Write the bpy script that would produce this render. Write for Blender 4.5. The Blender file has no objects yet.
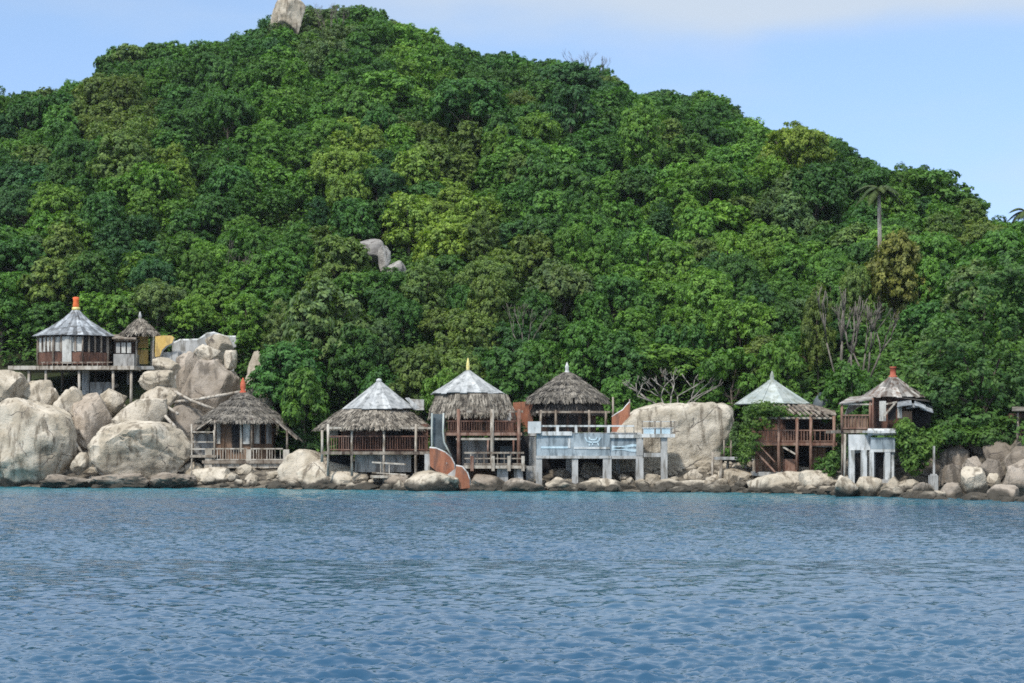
import bpy, bmesh, math, random
import numpy as np
from mathutils import Vector, noise, Matrix

random.seed(7); rng = np.random.default_rng(7)
S = bpy.context.scene
COL = S.collection
R = math.radians

# ------------------------------------------------------------------ camera, sky, sun
F, HC, YH = 1950.0, 3.0, 443.0            # focal length in pixels, eye height, horizon row
cam = bpy.data.cameras.new('camera'); cam_o = bpy.data.objects.new('camera', cam); COL.objects.link(cam_o)
cam.sensor_width = 36.0; cam.lens = F/1024*36.0; cam.shift_y = (YH-341.5)/1024
cam.clip_start = 0.5; cam.clip_end = 5000
cam_o.location = (0, 0, HC); cam_o.rotation_euler = (R(90), 0, 0)
S.camera = cam_o

SUN_EL, SUN_AZ = R(50), R(-148)           # azimuth from +Y towards +X: over the viewer's shoulder, from the left
sdir = Vector((math.sin(SUN_AZ)*math.cos(SUN_EL), math.cos(SUN_AZ)*math.cos(SUN_EL), math.sin(SUN_EL)))
sl = bpy.data.lights.new('sun', 'SUN'); sl.energy = 2.9; sl.angle = R(5.0); sl.color = (1.0, .95, .87)
so = bpy.data.objects.new('sun', sl); COL.objects.link(so); so.rotation_euler = sdir.to_track_quat('Z', 'Y').to_euler(); so.location = sdir*300

W = bpy.data.worlds.new('World'); S.world = W; W.use_nodes = True
nt = W.node_tree; nt.nodes.clear()
def wn(t, **k):
    n = nt.nodes.new(t)
    for a, b in k.items(): setattr(n, a, b)
    return n
sky = wn('ShaderNodeTexSky', sky_type='NISHITA', sun_disc=False, sun_elevation=SUN_EL, sun_rotation=SUN_AZ, air_density=.8, dust_density=.0, ozone_density=3.0)
b1 = wn('ShaderNodeBackground'); b1.inputs[1].default_value = .143
hz = wn('ShaderNodeMix', data_type='RGBA', blend_type='MULTIPLY'); hz.inputs[0].default_value = 1; hz.inputs[7].default_value = (.80, .80, .93, 1)
nt.links.new(sky.outputs[0], hz.inputs[6])
tc = wn('ShaderNodeTexCoord'); sx = wn('ShaderNodeSeparateXYZ'); nt.links.new(tc.outputs['Generated'], sx.inputs[0])
mp = wn('ShaderNodeMapping'); mp.inputs['Scale'].default_value = (5, 5, 16); nt.links.new(tc.outputs['Generated'], mp.inputs[0])
nz = wn('ShaderNodeTexNoise'); nz.inputs['Scale'].default_value = 1.0; nz.inputs['Detail'].default_value = 5; nz.inputs['Roughness'].default_value = .5
nt.links.new(mp.outputs[0], nz.inputs['Vector'])
hz2 = wn('ShaderNodeMix', data_type='RGBA'); mr = wn('ShaderNodeMapRange'); nt.links.new(sx.outputs[2], mr.inputs[0]); mr.inputs[1].default_value = .10; mr.inputs[2].default_value = .21
nt.links.new(mr.outputs[0], hz2.inputs[0]); nt.links.new(hz.outputs[2], hz2.inputs[6]); nt.links.new(sky.outputs[0], hz2.inputs[7]); nt.links.new(hz2.outputs[2], b1.inputs[0])
def wmath(op, a, b=None, clamp=False):
    n = wn('ShaderNodeMath', operation=op, use_clamp=clamp)
    for i, v in enumerate((a, b)):
        if v is None: continue
        if isinstance(v, (int, float)): n.inputs[i].default_value = v
        else: nt.links.new(v, n.inputs[i])
    return n.outputs[0]
def wrange(v, a, b, c, d):
    n = wn('ShaderNodeMapRange', interpolation_type='SMOOTHSTEP'); nt.links.new(v, n.inputs[0])
    for i, q in enumerate((a, b, c, d)): n.inputs[i+1].default_value = q
    return n.outputs[0]
elev = wrange(sx.outputs[2], .195, .232, 0, .5); high = wrange(sx.outputs[2], .228, .36, 0, .88)               # a bank of cloud begins above the hill
side = wrange(sx.outputs[0], -.07, .06, .15, 1.0)
bias = wmath('MULTIPLY', elev, side)
cover = wmath('ADD', nz.outputs[0], bias)
cm = wmath('MAXIMUM', wrange(cover, .46, .95, .10, .85), high)
b2 = wn('ShaderNodeBackground'); b2.inputs[0].default_value = (.76, .85, .95, 1); nt.links.new(wmath('ADD', wmath('MULTIPLY', high, .64), .68), b2.inputs[1])
mx = wn('ShaderNodeMixShader'); nt.links.new(cm, mx.inputs[0]); nt.links.new(b1.outputs[0], mx.inputs[1]); nt.links.new(b2.outputs[0], mx.inputs[2])
ow = wn('ShaderNodeOutputWorld'); nt.links.new(mx.outputs[0], ow.inputs[0])

S.view_settings.view_transform = 'Standard'; S.view_settings.look = 'None'; S.view_settings.gamma = 1
S.view_settings.exposure = 0.36; S.view_settings.use_curve_mapping = False
S.render.engine = 'CYCLES'
S.cycles.max_bounces = 6; S.cycles.diffuse_bounces = 3; S.cycles.glossy_bounces = 3; S.cycles.transmission_bounces = 3; S.cycles.transparent_max_bounces = 4
S.cycles.use_denoising = False; S.cycles.sample_clamp_indirect = 4; S.cycles.sample_clamp_direct = 1.6
S.cycles.pixel_filter_type = 'BLACKMAN_HARRIS'; S.cycles.filter_width = 1.7

# ------------------------------------------------------------------ helpers
def pt(px, py, Y): return Vector(((px-512)*Y/F, Y, HC-(py-YH)*Y/F))
FAR_TREES = []
def pxof(p): return 512+F*p[0]/p[1], YH-F*(p[2]-HC)/p[1]
def sm(x, a, b):
    t = min(1, max(0, (x-a)/(b-a))); return t*t*(3-2*t)

class Mat:
    def __init__(s, name, rough=.8, spec=.3):
        s.m = bpy.data.materials.new(name); s.m.use_nodes = True; s.t = s.m.node_tree
        s.b = s.t.nodes['Principled BSDF']; s.b.inputs['Roughness'].default_value = rough; s.b.inputs['Specular IOR Level'].default_value = spec
        s.out = s.t.nodes['Material Output']
    def n(s, t, **k):
        x = s.t.nodes.new(t)
        for a, b in k.items(): setattr(x, a, b)
        return x
    def l(s, a, b): s.t.links.new(a, b)
    def pos(s, scale=(1, 1, 1), obj=False):
        if obj: o = s.n('ShaderNodeTexCoord').outputs['Object']
        else: o = s.n('ShaderNodeNewGeometry').outputs['Position']
        mp = s.n('ShaderNodeMapping'); mp.inputs['Scale'].default_value = scale; s.l(o, mp.inputs[0]); return mp.outputs[0]
    def noise(s, vec, scale, detail=4, rough=.55, dist=0):
        x = s.n('ShaderNodeTexNoise'); x.inputs['Scale'].default_value = scale; x.inputs['Detail'].default_value = detail
        x.inputs['Roughness'].default_value = rough; x.inputs['Distortion'].default_value = dist; s.l(vec, x.inputs['Vector']); return x.outputs[0]
    def range(s, v, a, b, c=0, d=1, smooth=True):
        x = s.n('ShaderNodeMapRange'); 
        if smooth: x.interpolation_type = 'SMOOTHSTEP'
        s.l(v, x.inputs[0])
        for i, q in enumerate((a, b, c, d)): x.inputs[i+1].default_value = q
        return x.outputs[0]
    def mix(s, f, a, b, mode='MIX'):
        x = s.n('ShaderNodeMix', data_type='RGBA', blend_type=mode)
        for i, v in ((0, f), (6, a), (7, b)):
            if isinstance(v, (int, float)): x.inputs[i].default_value = v
            elif isinstance(v, (tuple, list)): x.inputs[i].default_value = (*v[:3], 1)
            else: s.l(v, x.inputs[i])
        return x.outputs[2]
    def gray(s, v):
        x = s.n('ShaderNodeCombineColor')
        for i in range(3): s.l(v, x.inputs[i])
        return x.outputs[0]
    def island(s, lo, hi):
        return s.range(s.n('ShaderNodeNewGeometry').outputs['Random Per Island'], 0, 1, lo, hi, False)
    def base(s, c): s.l(c, s.b.inputs['Base Color'])
    def bump(s, v, strength, dist):
        x = s.n('ShaderNodeBump'); x.inputs['Strength'].default_value = strength; x.inputs['Distance'].default_value = dist
        s.l(v, x.inputs['Height']); s.l(x.outputs[0], s.b.inputs['Normal']); return x

def weathered(name, c1, c2, scale=1.5, stretch=(1, 1, 1), isl=(.75, 1.25), rough=.85, stain=None, bump=.02, spec=.2):
    m = Mat(name, rough, spec); p = m.pos(stretch)
    a = m.noise(p, scale, 6, .62); c = m.mix(m.range(a, .35, .65), c1, c2)
    if stain:
        b = m.noise(m.pos((1.6, 1.6, .35)), 2.2, 5, .6); c = m.mix(m.range(b, .47, .64), c, stain)
    c = m.mix(1.0, c, m.gray(m.island(*isl)), 'MULTIPLY'); m.base(c)
    m.bump(m.noise(p, scale*5, 4), .5, bump); return m.m

M = {}
M['old_wood'] = weathered('grey weathered wood', (.16, .125, .095), (.34, .30, .25), 2.0, (1, 1, .5), (.65, 1.3), stain=(.07, .05, .04))
M['pale_wood'] = weathered('pale bleached wood', (.30, .26, .21), (.50, .46, .40), 2.0, (1, 1, .5), (.7, 1.25), stain=(.15, .12, .09))
M['red_wood'] = weathered('red brown wood', (.095, .048, .034), (.17, .092, .066), 2.0, (1, 1, .5), (.6, 1.4), stain=(.05, .03, .025))
M['red_post'] = weathered('faded red post', (.19, .105, .075), (.30, .20, .155), 2.5, (1, 1, .6), (.7, 1.2), stain=(.14, .07, .05))
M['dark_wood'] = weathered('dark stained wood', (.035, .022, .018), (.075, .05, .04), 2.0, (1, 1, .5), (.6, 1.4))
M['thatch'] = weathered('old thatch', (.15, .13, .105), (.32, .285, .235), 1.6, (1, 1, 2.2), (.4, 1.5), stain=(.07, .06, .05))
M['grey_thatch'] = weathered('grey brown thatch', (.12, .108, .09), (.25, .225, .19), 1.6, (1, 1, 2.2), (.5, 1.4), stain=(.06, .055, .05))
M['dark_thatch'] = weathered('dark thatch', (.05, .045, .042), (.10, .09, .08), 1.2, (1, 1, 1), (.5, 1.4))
M['white_sheet'] = weathered('white roof sheet', (.30, .31, .315), (.46, .465, .455), 1.3, (1, 1, .6), (.75, 1.15), stain=(.20, .21, .21), rough=.6)
M['pale_sheet'] = weathered('pale green grey sheet', (.28, .32, .31), (.44, .47, .44), 1.3, (1, 1, .6), (.7, 1.15), stain=(.24, .26, .22), rough=.6)
M['grey_sheet'] = weathered('grey streaked sheet', (.15, .165, .18), (.34, .36, .38), 1.6, (1, 1, .5), (.4, 1.5), stain=(.11, .11, .11), rough=.6)
M['concrete'] = weathered('grey concrete', (.30, .30, .29), (.46, .46, .45), 1.2, (1, 1, .6), (.85, 1.1), stain=(.20, .19, .17))
M['blue_concrete'] = weathered('blue grey painted concrete', (.24, .29, .32), (.40, .45, .48), 1.0, (1, 1, .5), (.85, 1.1), stain=(.14, .17, .19))
M['white_paint'] = weathered('chipped white paint', (.46, .48, .48), (.64, .65, .64), 1.8, (1, 1, .45), (.85, 1.05), stain=(.25, .25, .23), rough=.6)
M['blue_paint'] = weathered('pale blue paint', (.42, .54, .61), (.56, .68, .73), 2.0, isl=(.9, 1.1), stain=(.36, .48, .54))
M['orange'] = weathered('orange plaster', (.24, .092, .052), (.35, .155, .092), 1.6, (1, 1, .5), (.85, 1.1), stain=(.17, .085, .06))
M['yellow'] = weathered('yellow plaster', (.55, .36, .10), (.66, .47, .18), 1.2, (1, 1, .7), (.9, 1.1), stain=(.38, .26, .10))
M['red_pot'] = weathered('red orange paint', (.62, .10, .03), (.72, .20, .06), 3, isl=(.9, 1.1), rough=.5)
M['yellow_paint'] = weathered('yellow cream paint', (.62, .52, .16), (.72, .66, .34), 3, isl=(.9, 1.1), rough=.5)
M['panel'] = weathered('pale window panel', (.42, .42, .39), (.62, .61, .57), 1.5, (1, 1, .6), (.6, 1.2), stain=(.22, .21, .19), rough=.5)
M['rust_sheet'] = weathered('brown grey streaked sheet', (.17, .15, .135), (.37, .35, .32), 1.8, (1, 1, .5), (.4, 1.45), stain=(.12, .085, .065), rough=.7)
M['corrugated'] = weathered('grey corrugated panel', (.22, .22, .21), (.36, .355, .34), 1.5, (1, 1, .4), (.8, 1.2), stain=(.14, .13, .12))
M['brown_ply'] = weathered('brown plywood', (.14, .085, .055), (.24, .16, .11), 1.5, (1, 1, .6), (.6, 1.3), stain=(.08, .05, .035))
M['tarp'] = weathered('blue grey plastic', (.05, .062, .068), (.10, .12, .13), 1.2, isl=(.9, 1.1), rough=.45)
M['dead_wood'] = weathered('grey dead stems', (.095, .083, .07), (.18, .16, .135), 3, isl=(.7, 1.2))
M['coral'] = weathered('coral red paint', (.42, .085, .045), (.52, .15, .085), 3, isl=(.9, 1.1))
M['brick_red'] = weathered('faded red paint', (.30, .075, .045), (.40, .13, .085), 3, isl=(.9, 1.1))
M['branch'] = weathered('bare grey branch', (.17, .155, .135), (.31, .29, .26), 3, isl=(.8, 1.15))
M['bark'] = weathered('brown bark', (.075, .06, .048), (.15, .125, .10), 3, isl=(.9, 1.1))
M['void'] = weathered('painted interior shade', (.012, .012, .013), (.022, .02, .02), 2)  # near-black colour stands for the shade inside openings and under floors

def rock_material(name, c1, c2, stain, wet=True):
    m = Mat(name, .9, .2); p = m.pos()
    a = m.noise(p, .55, 6, .6, .6); c = m.mix(m.range(a, .38, .62), c1, c2)
    st = m.noise(m.pos((2.2, 2.2, .30)), .9, 6, .65); c = m.mix(m.range(st, .50, .64, 0, .9), c, stain)
    fine = m.noise(p, 5.5, 5, .7); c = m.mix(m.range(fine, .3, .75, .0, .55), c, (.62, .60, .55), 'SOFT_LIGHT')
    vo = m.n('ShaderNodeTexVoronoi', feature='DISTANCE_TO_EDGE'); vo.inputs['Scale'].default_value = .34
    wob = m.n('ShaderNodeVectorMath', operation='ADD'); nn = m.n('ShaderNodeTexNoise'); nn.inputs['Scale'].default_value = .8; nn.inputs['Detail'].default_value = 4; m.l(p, nn.inputs['Vector'])
    m.l(p, wob.inputs[0]); m.l(nn.outputs[1], wob.inputs[1]); m.l(wob.outputs[0], vo.inputs['Vector'])
    crack = m.range(vo.outputs[0], .0, .016)
    msk = m.range(m.noise(p, .6, 2), .40, .50)
    cr = m.n('ShaderNodeMath', operation='MAXIMUM'); m.l(crack, cr.inputs[0]); m.l(msk, cr.inputs[1])
    c = m.mix(cr.outputs[0], (.12, .10, .085), c)
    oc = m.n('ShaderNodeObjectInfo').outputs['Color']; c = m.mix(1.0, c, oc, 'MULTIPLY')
    if wet:   # the tide's dark algae band
        s = m.n('ShaderNodeSeparateXYZ'); m.l(m.n('ShaderNodeNewGeometry').outputs['Position'], s.inputs[0])
        ad = m.n('ShaderNodeMath', operation='MULTIPLY_ADD'); m.l(m.noise(p, .8, 4), ad.inputs[0]); ad.inputs[1].default_value = -1.6; m.l(s.outputs[2], ad.inputs[2])
        w = m.range(ad.outputs[0], -.50, -.08); c = m.mix(w, (.062, .055, .044), c)
    m.base(c)
    hgt = m.n('ShaderNodeMath', operation='MULTIPLY_ADD'); m.l(cr.outputs[0], hgt.inputs[0]); hgt.inputs[1].default_value = .5; mid = m.n('ShaderNodeMath', operation='MULTIPLY_ADD'); m.l(m.noise(p, 1.7, 6, .68, .4), mid.inputs[0]); mid.inputs[1].default_value = 2.2; m.l(fine, mid.inputs[2]); m.l(mid.outputs[0], hgt.inputs[2])
    m.bump(hgt.outputs[0], .6, .11); return m.m
M['rock'] = rock_material('pale granite', (.36, .31, .24), (.53, .47, .385), (.17, .14, .105))
M['brown_rock'] = rock_material('brown granite', (.24, .20, .16), (.36, .31, .26), (.13, .11, .09))  # also darkens the right-bank rocks in place of shade

M['grey_rock'] = rock_material('grey slope granite', (.17, .16, .155), (.30, .285, .27), (.10, .09, .085))
def leaf_material(name, light=1.0, attr=False):
    m = Mat(name, .55, .22)
    oi = m.n('ShaderNodeObjectInfo'); c = m.n('ShaderNodeAttribute', attribute_name='tone').outputs['Color'] if attr else oi.outputs['Color']
    nz1 = m.noise(m.pos((1, 1, 1), True), .9, 3); c = m.mix(m.range(nz1, .36, .64, 0, .55), c, m.mix(1.0, c, (2.1, 1.8, 1.1), 'MULTIPLY'))
    c = m.mix(1.0, c, m.gray(m.island(.65*light, 1.4*light)), 'MULTIPLY'); m.base(c)
    tr = m.n('ShaderNodeBsdfTranslucent'); m.l(m.mix(1.0, c, (1.3, 1.5, .6), 'MULTIPLY'), tr.inputs[0])
    ms = m.n('ShaderNodeMixShader'); ms.inputs[0].default_value = .30
    m.l(m.b.outputs[0], ms.inputs[1]); m.l(tr.outputs[0], ms.inputs[2]); m.l(ms.outputs[0], m.out.inputs[0]); return m.m
M['leaf'] = leaf_material('broad leaves'); M['forest_leaf'] = leaf_material('forest leaves', attr=True)
m = Mat('forest soil', .95, .1); sp = m.n('ShaderNodeSeparateXYZ'); m.l(m.n('ShaderNodeNewGeometry').outputs['Position'], sp.inputs[0])
zz = m.n('ShaderNodeMath', operation='MULTIPLY_ADD'); m.l(m.noise(m.pos(), .5, 4), zz.inputs[0]); zz.inputs[1].default_value = -4; m.l(sp.outputs[2], zz.inputs[2])
bank = m.mix(m.range(m.noise(m.pos(), 1.6, 6, .65), .38, .62), (.060, .052, .042), (.19, .165, .13)); leafy_soil = m.mix(m.range(m.noise(m.pos(), .7, 5), .4, .6), (.024, .026, .014), (.034, .045, .018))
m.base(m.mix(m.range(zz.outputs[0], 1.2, 3.2), bank, leafy_soil)); m.bump(m.noise(m.pos(), 2.2, 6, .65), 1.0, .25); M['soil'] = m.m

class MB:
    def __init__(s): s.v = []; s.f = []
    def add(s, vs, fs):
        k = len(s.v); s.v += [tuple(p) for p in vs]; s.f += [tuple(i+k for i in f) for f in fs]; return s
    HX = [(0, 3, 2, 1), (4, 5, 6, 7), (0, 1, 5, 4), (1, 2, 6, 5), (2, 3, 7, 6), (3, 0, 4, 7)]
    def hexa(s, p): return s.add(p, s.HX)
    def boxr(s, x0, x1, y0, y1, z0, z1):
        return s.hexa([(x0, y0, z0), (x1, y0, z0), (x1, y1, z0), (x0, y1, z0), (x0, y0, z1), (x1, y0, z1), (x1, y1, z1), (x0, y1, z1)])
    def pbox(s, px0, px1, py0, py1, Y0, Y1):
        a = pt(px0, py1, Y0); b = pt(px1, py0, Y0); return s.boxr(a.x, b.x, Y0, Y1, a.z, b.z)
    def bar(s, p, q, w, h=None):
        p, q = Vector(p), Vector(q); d = (q-p).normalized(); h = h or w
        u = d.cross(Vector((0, 0, 1)));  u = u.normalized() if u.length > .05 else Vector((1, 0, 0))
        t = u.cross(d).normalized(); u = u*w/2; t = t*h/2
        return s.hexa([p-u-t, p+u-t, p+u+t, p-u+t, q-u-t, q+u-t, q+u+t, q-u+t])
    def slab(s, a, b, c, d, th):
        a, b, c, d = map(Vector, (a, b, c, d)); n = (b-a).cross(d-a)
        if n.length < 1e-6: n = (c-b).cross(d-b)
        n = n.normalized()*th
        return s.hexa([a, b, c, d, a+n, b+n, c+n, d+n])
    def tube(s, pts, radii, n=7, cap=True):
        pts = [Vector(p) for p in pts]; rings = []; vs = []; fs = []
        if isinstance(radii, (int, float)): radii = [radii]*len(pts)
        for i, p in enumerate(pts):
            d = (pts[min(i+1, len(pts)-1)]-pts[max(i-1, 0)]).normalized()
            u = d.cross(Vector((0.12, 1, 0.03))).normalized(); w = d.cross(u)
            for k in range(n):
                a = 2*math.pi*k/n; vs.append(p+(u*math.cos(a)+w*math.sin(a))*radii[i])
        for i in range(len(pts)-1):
            for k in range(n):
                fs.append((i*n+k, i*n+(k+1) % n, (i+1)*n+(k+1) % n, (i+1)*n+k))
        if cap:
            fs.append(tuple(range(n-1, -1, -1))); fs.append(tuple(range((len(pts)-1)*n, len(pts)*n)))
        return s.add(vs, fs)
    def lathe(s, cx, cy, prof, n=16):      # prof: (r, z) from below upwards
        vs = []; fs = []
        for r, z in prof:
            for k in range(n):
                a = 2*math.pi*k/n; vs.append((cx+r*math.cos(a), cy+r*math.sin(a), z))
        for i in range(len(prof)-1):
            for k in range(n): fs.append((i*n+k, i*n+(k+1) % n, (i+1)*n+(k+1) % n, (i+1)*n+k))
        fs.append(tuple(range(n-1, -1, -1))); fs.append(tuple(range((len(prof)-1)*n, len(prof)*n)))
        return s.add(vs, fs)
    def prism(s, outline, Y0, Y1):         # outline in frame rows and columns at depth Y0, given real thickness
        a = [pt(x, y, Y0) for x, y in outline]; n = len(a); b = [Vector((p.x, Y1, p.z)) for p in a]
        return s.add(a+b, [tuple(range(n)), tuple(range(2*n-1, n-1, -1))]+[(i, n+i, n+(i+1) % n, (i+1) % n) for i in range(n)])
    def build(s, name, mat, parent=None, smooth=False, color=None):
        me = bpy.data.meshes.new(name); org = Vector(parent.get('org', (0, 0, 0))) if parent else Vector((0, 0, 0))
        me.from_pydata([(p[0]-org.x, p[1]-org.y, p[2]-org.z) for p in s.v], [], s.f)
        bm = bmesh.new(); bm.from_mesh(me); bmesh.ops.recalc_face_normals(bm, faces=bm.faces); bm.to_mesh(me); bm.free()
        me.materials.append(mat)
        if smooth: me.polygons.foreach_set('use_smooth', [True]*len(me.polygons))
        o = bpy.data.objects.new(name, me); COL.objects.link(o)
        if parent:
            o.parent = parent
            if 'org' in parent: o['org'] = parent['org']
        if color: o.color = (*color, 1)
        return o

def tag(o, label=None, cat=None, group=None, kind=None):
    if label: o['label'] = label
    if cat: o['category'] = cat
    if group: o['group'] = group
    if kind: o['kind'] = kind
    return o
def thing(name, label, cat, org, group=None):
    o = bpy.data.objects.new(name, None); COL.objects.link(o); o.location = org; o['org'] = tuple(org); o.empty_display_size = .5
    return tag(o, label, cat, group)
def post(parent, p, q, w, mat, name='post'):
    b = MB(); p, q = Vector(p), Vector(q); b.bar(p, (p+q)/2+Vector((random.uniform(-.015, .015), 0, 0)), w); 
    b = MB().tube([p, (p+q)/2+Vector((random.uniform(-.03, .03), 0, 0)), q], [w*.55, w*.5, w*.48], 6); return b.build(name, mat, parent, True)
def pposts(parent, lst, Y, w, mat, name='post'):
    for px, y0, y1 in lst: post(parent, pt(px, y1, Y), pt(px, y0, Y), w, mat, name)
def railing(parent, p, q, hgt, n, mat, w=.07, name='railing', mid=False):
    b = MB(); p, q = Vector(p), Vector(q); up = Vector((0, 0, hgt))
    b.bar(p+up, q+up, w*1.25); b.bar(p+up*.12, q+up*.12, w)
    if mid: b.bar(p+up*.55, q+up*.55, w*.8)
    for i in range(1, n):
        a = p.lerp(q, i/n)+(q-p).normalized()*random.uniform(-.02, .02)
        if random.random() < .05: continue
        b.bar(a+up*.12, a+up*random.uniform(.96, 1), w*.62)
    return b.build(name, mat, parent)
def polyr(Rr, a, n, rot):
    st = 2*math.pi/n; x = (a-rot) % st - st/2; return Rr*math.cos(math.pi/n)/math.cos(x)
def corner(cx, cy, r, z, a): return Vector((cx+r*math.cos(a), cy+r*math.sin(a), z))
def sheet_roof(cx, cy, prof, n=8, per=4, rot=None, th=.05, jit=.03):
    """A many-sided roof of overlapping sheets; prof is (radius, height) from the eaves to the tip."""
    rot = -math.pi/2-math.pi/n if rot is None else rot; b = MB()
    for k in range(n):
        for j in range(per):
            a0 = rot+2*math.pi/n*(k+j/per); a1 = rot+2*math.pi/n*(k+(j+1)/per); dz = random.uniform(0, jit); ext = random.uniform(0, jit*3)
            for i in range(len(prof)-1):
                (r0, z0), (r1, z1) = prof[i], prof[i+1]
                if i == 0: r0 += ext; z0 -= ext*.5
                f = lambda r, a: r*math.cos(math.pi/n)/math.cos(((a-rot) % (2*math.pi/n) if abs(((a-rot) % (2*math.pi/n))-2*math.pi/n) > 1e-6 else 0)-math.pi/n)
                A, B = corner(cx, cy, f(r0, a0), z0+dz, a0), corner(cx, cy, f(r0, a1), z0+dz, a1)
                C, D = corner(cx, cy, f(r1, a1), z1+dz, a1), corner(cx, cy, f(r1, a0), z1+dz, a0)
                b.slab(A, B, C, D, th)
    return b
def thatch_roof(cx, cy, r0, z0, r1, z1, n=8, count=2600, ln=.65, wd=.06, rot=None, hang=.35, th=.12, courses=4):
    """Straw laid in courses on a many-sided cone from (r0, z0) at the top to (r1, z1) at the eaves."""
    rot = -math.pi/2-math.pi/n if rot is None else rot; b = MB(); st = 2*math.pi/n
    cr = lambda r, k, z: corner(cx, cy, r, z, rot+st*k)
    for k in range(n): b.slab(cr(r1, k, z1), cr(r1, k+1, z1), cr(r0, k+1, z0), cr(r0, k, z0), th*.5)
    for i in range(count):
        k = random.randrange(n); u = random.random(); edge = i < count*.22
        t = 1.0-random.random()*.04 if edge else math.sqrt(random.random())
        if not edge:
            q = random.randrange(courses); t = (q+.12+.25*random.random())/courses+.06*noise.noise(Vector((u*3+k*2.1, q*3.3, r1)))/courses*4
            t = min(.99, max(.01, t))
        rr = r0+(r1-r0)*t; z = z0+(z1-z0)*t
        A = cr(rr, k, z).lerp(cr(rr, k+1, z), u)
        T0 = cr(r0, k, z0).lerp(cr(r0, k+1, z0), u); T1 = cr(r1, k, z1).lerp(cr(r1, k+1, z1), u)
        d = (T1-T0).normalized(); side = (cr(1, k+1, 0)-cr(1, k, 0)).normalized(); nrm = side.cross(d); 
        if nrm.z < 0: nrm = -nrm
        d = (d+side*random.gauss(0, .16)+(Vector((0, 0, -.5)) if edge else Vector((0, 0, 0)))).normalized()
        L = ln*random.uniform(.5, 1.2)*(hang/ln*1.3 if edge else 1); w = wd*random.uniform(.6, 1.5)
        p0 = A+nrm*(th*.5+random.uniform(0, .05)); p1 = p0+d*L+nrm*(random.uniform(-.01, .03) if edge else random.uniform(.02, .08))
        b.slab(p0-side*w/2, p0+side*w/2, p1+side*w*.35, p1-side*w*.35, .015)
    return b
def ngon_wall(cx, cy, r, z0, z1, n=8, rot=None, th=.1, faces=None):
    rot = -math.pi/2-math.pi/n if rot is None else rot; b = MB(); st = 2*math.pi/n
    for k in (faces or range(n)):
        A, B = corner(cx, cy, r, z0, rot+st*k), corner(cx, cy, r, z0, rot+st*(k+1)); up = Vector((0, 0, z1-z0))
        b.slab(A, A+up, B+up, B, th)
    return b
def facept(cx, cy, r, k, u, z, off, n=8, rot=None):
    rot = -math.pi/2-math.pi/n if rot is None else rot; st = 2*math.pi/n
    A, B = corner(cx, cy, r, z, rot+st*k), corner(cx, cy, r, z, rot+st*(k+1)); nn = Vector((math.cos(rot+st*(k+.5)), math.sin(rot+st*(k+.5)), 0))
    return A.lerp(B, u)+nn*off
def facebox(b, cx, cy, r, k, u0, u1, z0, z1, off, th, n=8, rot=None):
    g = lambda u, z, o: facept(cx, cy, r, k, u, z, o, n, rot)
    return b.hexa([g(u0, z0, off), g(u1, z0, off), g(u1, z0, off+th), g(u0, z0, off+th), g(u0, z1, off), g(u1, z1, off), g(u1, z1, off+th), g(u0, z1, off+th)])
def finial(parent, cx, cy, prof, mat, n=12, name='finial'): return MB().lathe(cx, cy, prof, n).build(name, mat, parent, True)

# ------------------------------------------------------------------ terrain
SH_PX = [-400, 0, 100, 200, 300, 400, 500, 600, 700, 800, 900, 950, 1024, 1424]
SH_PY = [484.5, 487, 488, 488.3, 489.5, 490.5, 491.5, 492, 492.6, 494, 498, 500, 503, 507]
def shoreY(px): return F*HC/(np.interp(px, SH_PX, SH_PY)-YH)
SK_PX = [-400, -150, 0, 44, 68, 92, 99, 120, 150, 191, 232, 253, 267, 300, 342, 384, 405, 442, 473, 511, 528, 552, 572, 606, 620, 630, 644, 689, 701, 739, 770, 800, 824, 845, 879, 893, 913, 944, 978, 988, 1024, 1150, 1424]
SK_PY = [215, 135, 96, 92, 87, 80, 61, 50, 44, 43, 38, 31, 20, 12, 4, 14, 22, 38, 56, 53, 63, 60, 70, 70, 84, 100, 93, 96, 92, 112, 130, 129, 131, 150, 171, 180, 170, 186, 218, 224, 222, 250, 300]
def skyline(px): return float(np.interp(px, SK_PX, SK_PY))
_g = np.arange(-400, 1425, 8.0); _s = np.interp(_g, SK_PX, SK_PY); _k = np.exp(-np.linspace(-2, 2, 21)**2); _k /= _k.sum()
_ss = np.convolve(np.pad(_s, 10, mode='edge'), _k, 'valid')
def ridgeY(px): return float(np.interp(px, [-400, 0, 330, 600, 800, 1024, 1424], [212, 224, 245, 235, 215, 186, 175]))
def Z0of(px): return float(np.interp(px, [-400, 0, 180, 255, 320, 700, 900, 1024, 1424], [5, 5, 4.8, 3.0, 2.0, 2.0, 2.6, 3.4, 3.4]))
def terr(X, Y):
    px = min(1424, max(-400, 512+F*X/max(Y, 20))); ys = float(shoreY(px)); d = Y-ys; z0 = Z0of(px)
    if d < 0: return max(-5, d*.45-.1)
    if d < 12: return -.1+(z0+.1)*sm(d, -1+8*sm(px, 900, 950), 12)
    RY = ridgeY(px); zr = HC+(YH-float(np.interp(px, _g, _ss))-38)*RY/F
    t = (Y-ys-12)/(RY-ys-12)
    nz = (noise.noise(Vector((X*.035, Y*.035, 3.1)))*2.6+noise.noise(Vector((X*.1, Y*.1, 9.1)))*.8)*sm(d, 12, 40)
    if t <= 1: return z0+(zr-z0)*(t*(1.22-.22*t))+nz*(1-.8*sm(t, .75, 1))
    return zr-.12*(Y-RY)-.006*(Y-RY)**2*.5+nz*.2

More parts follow.
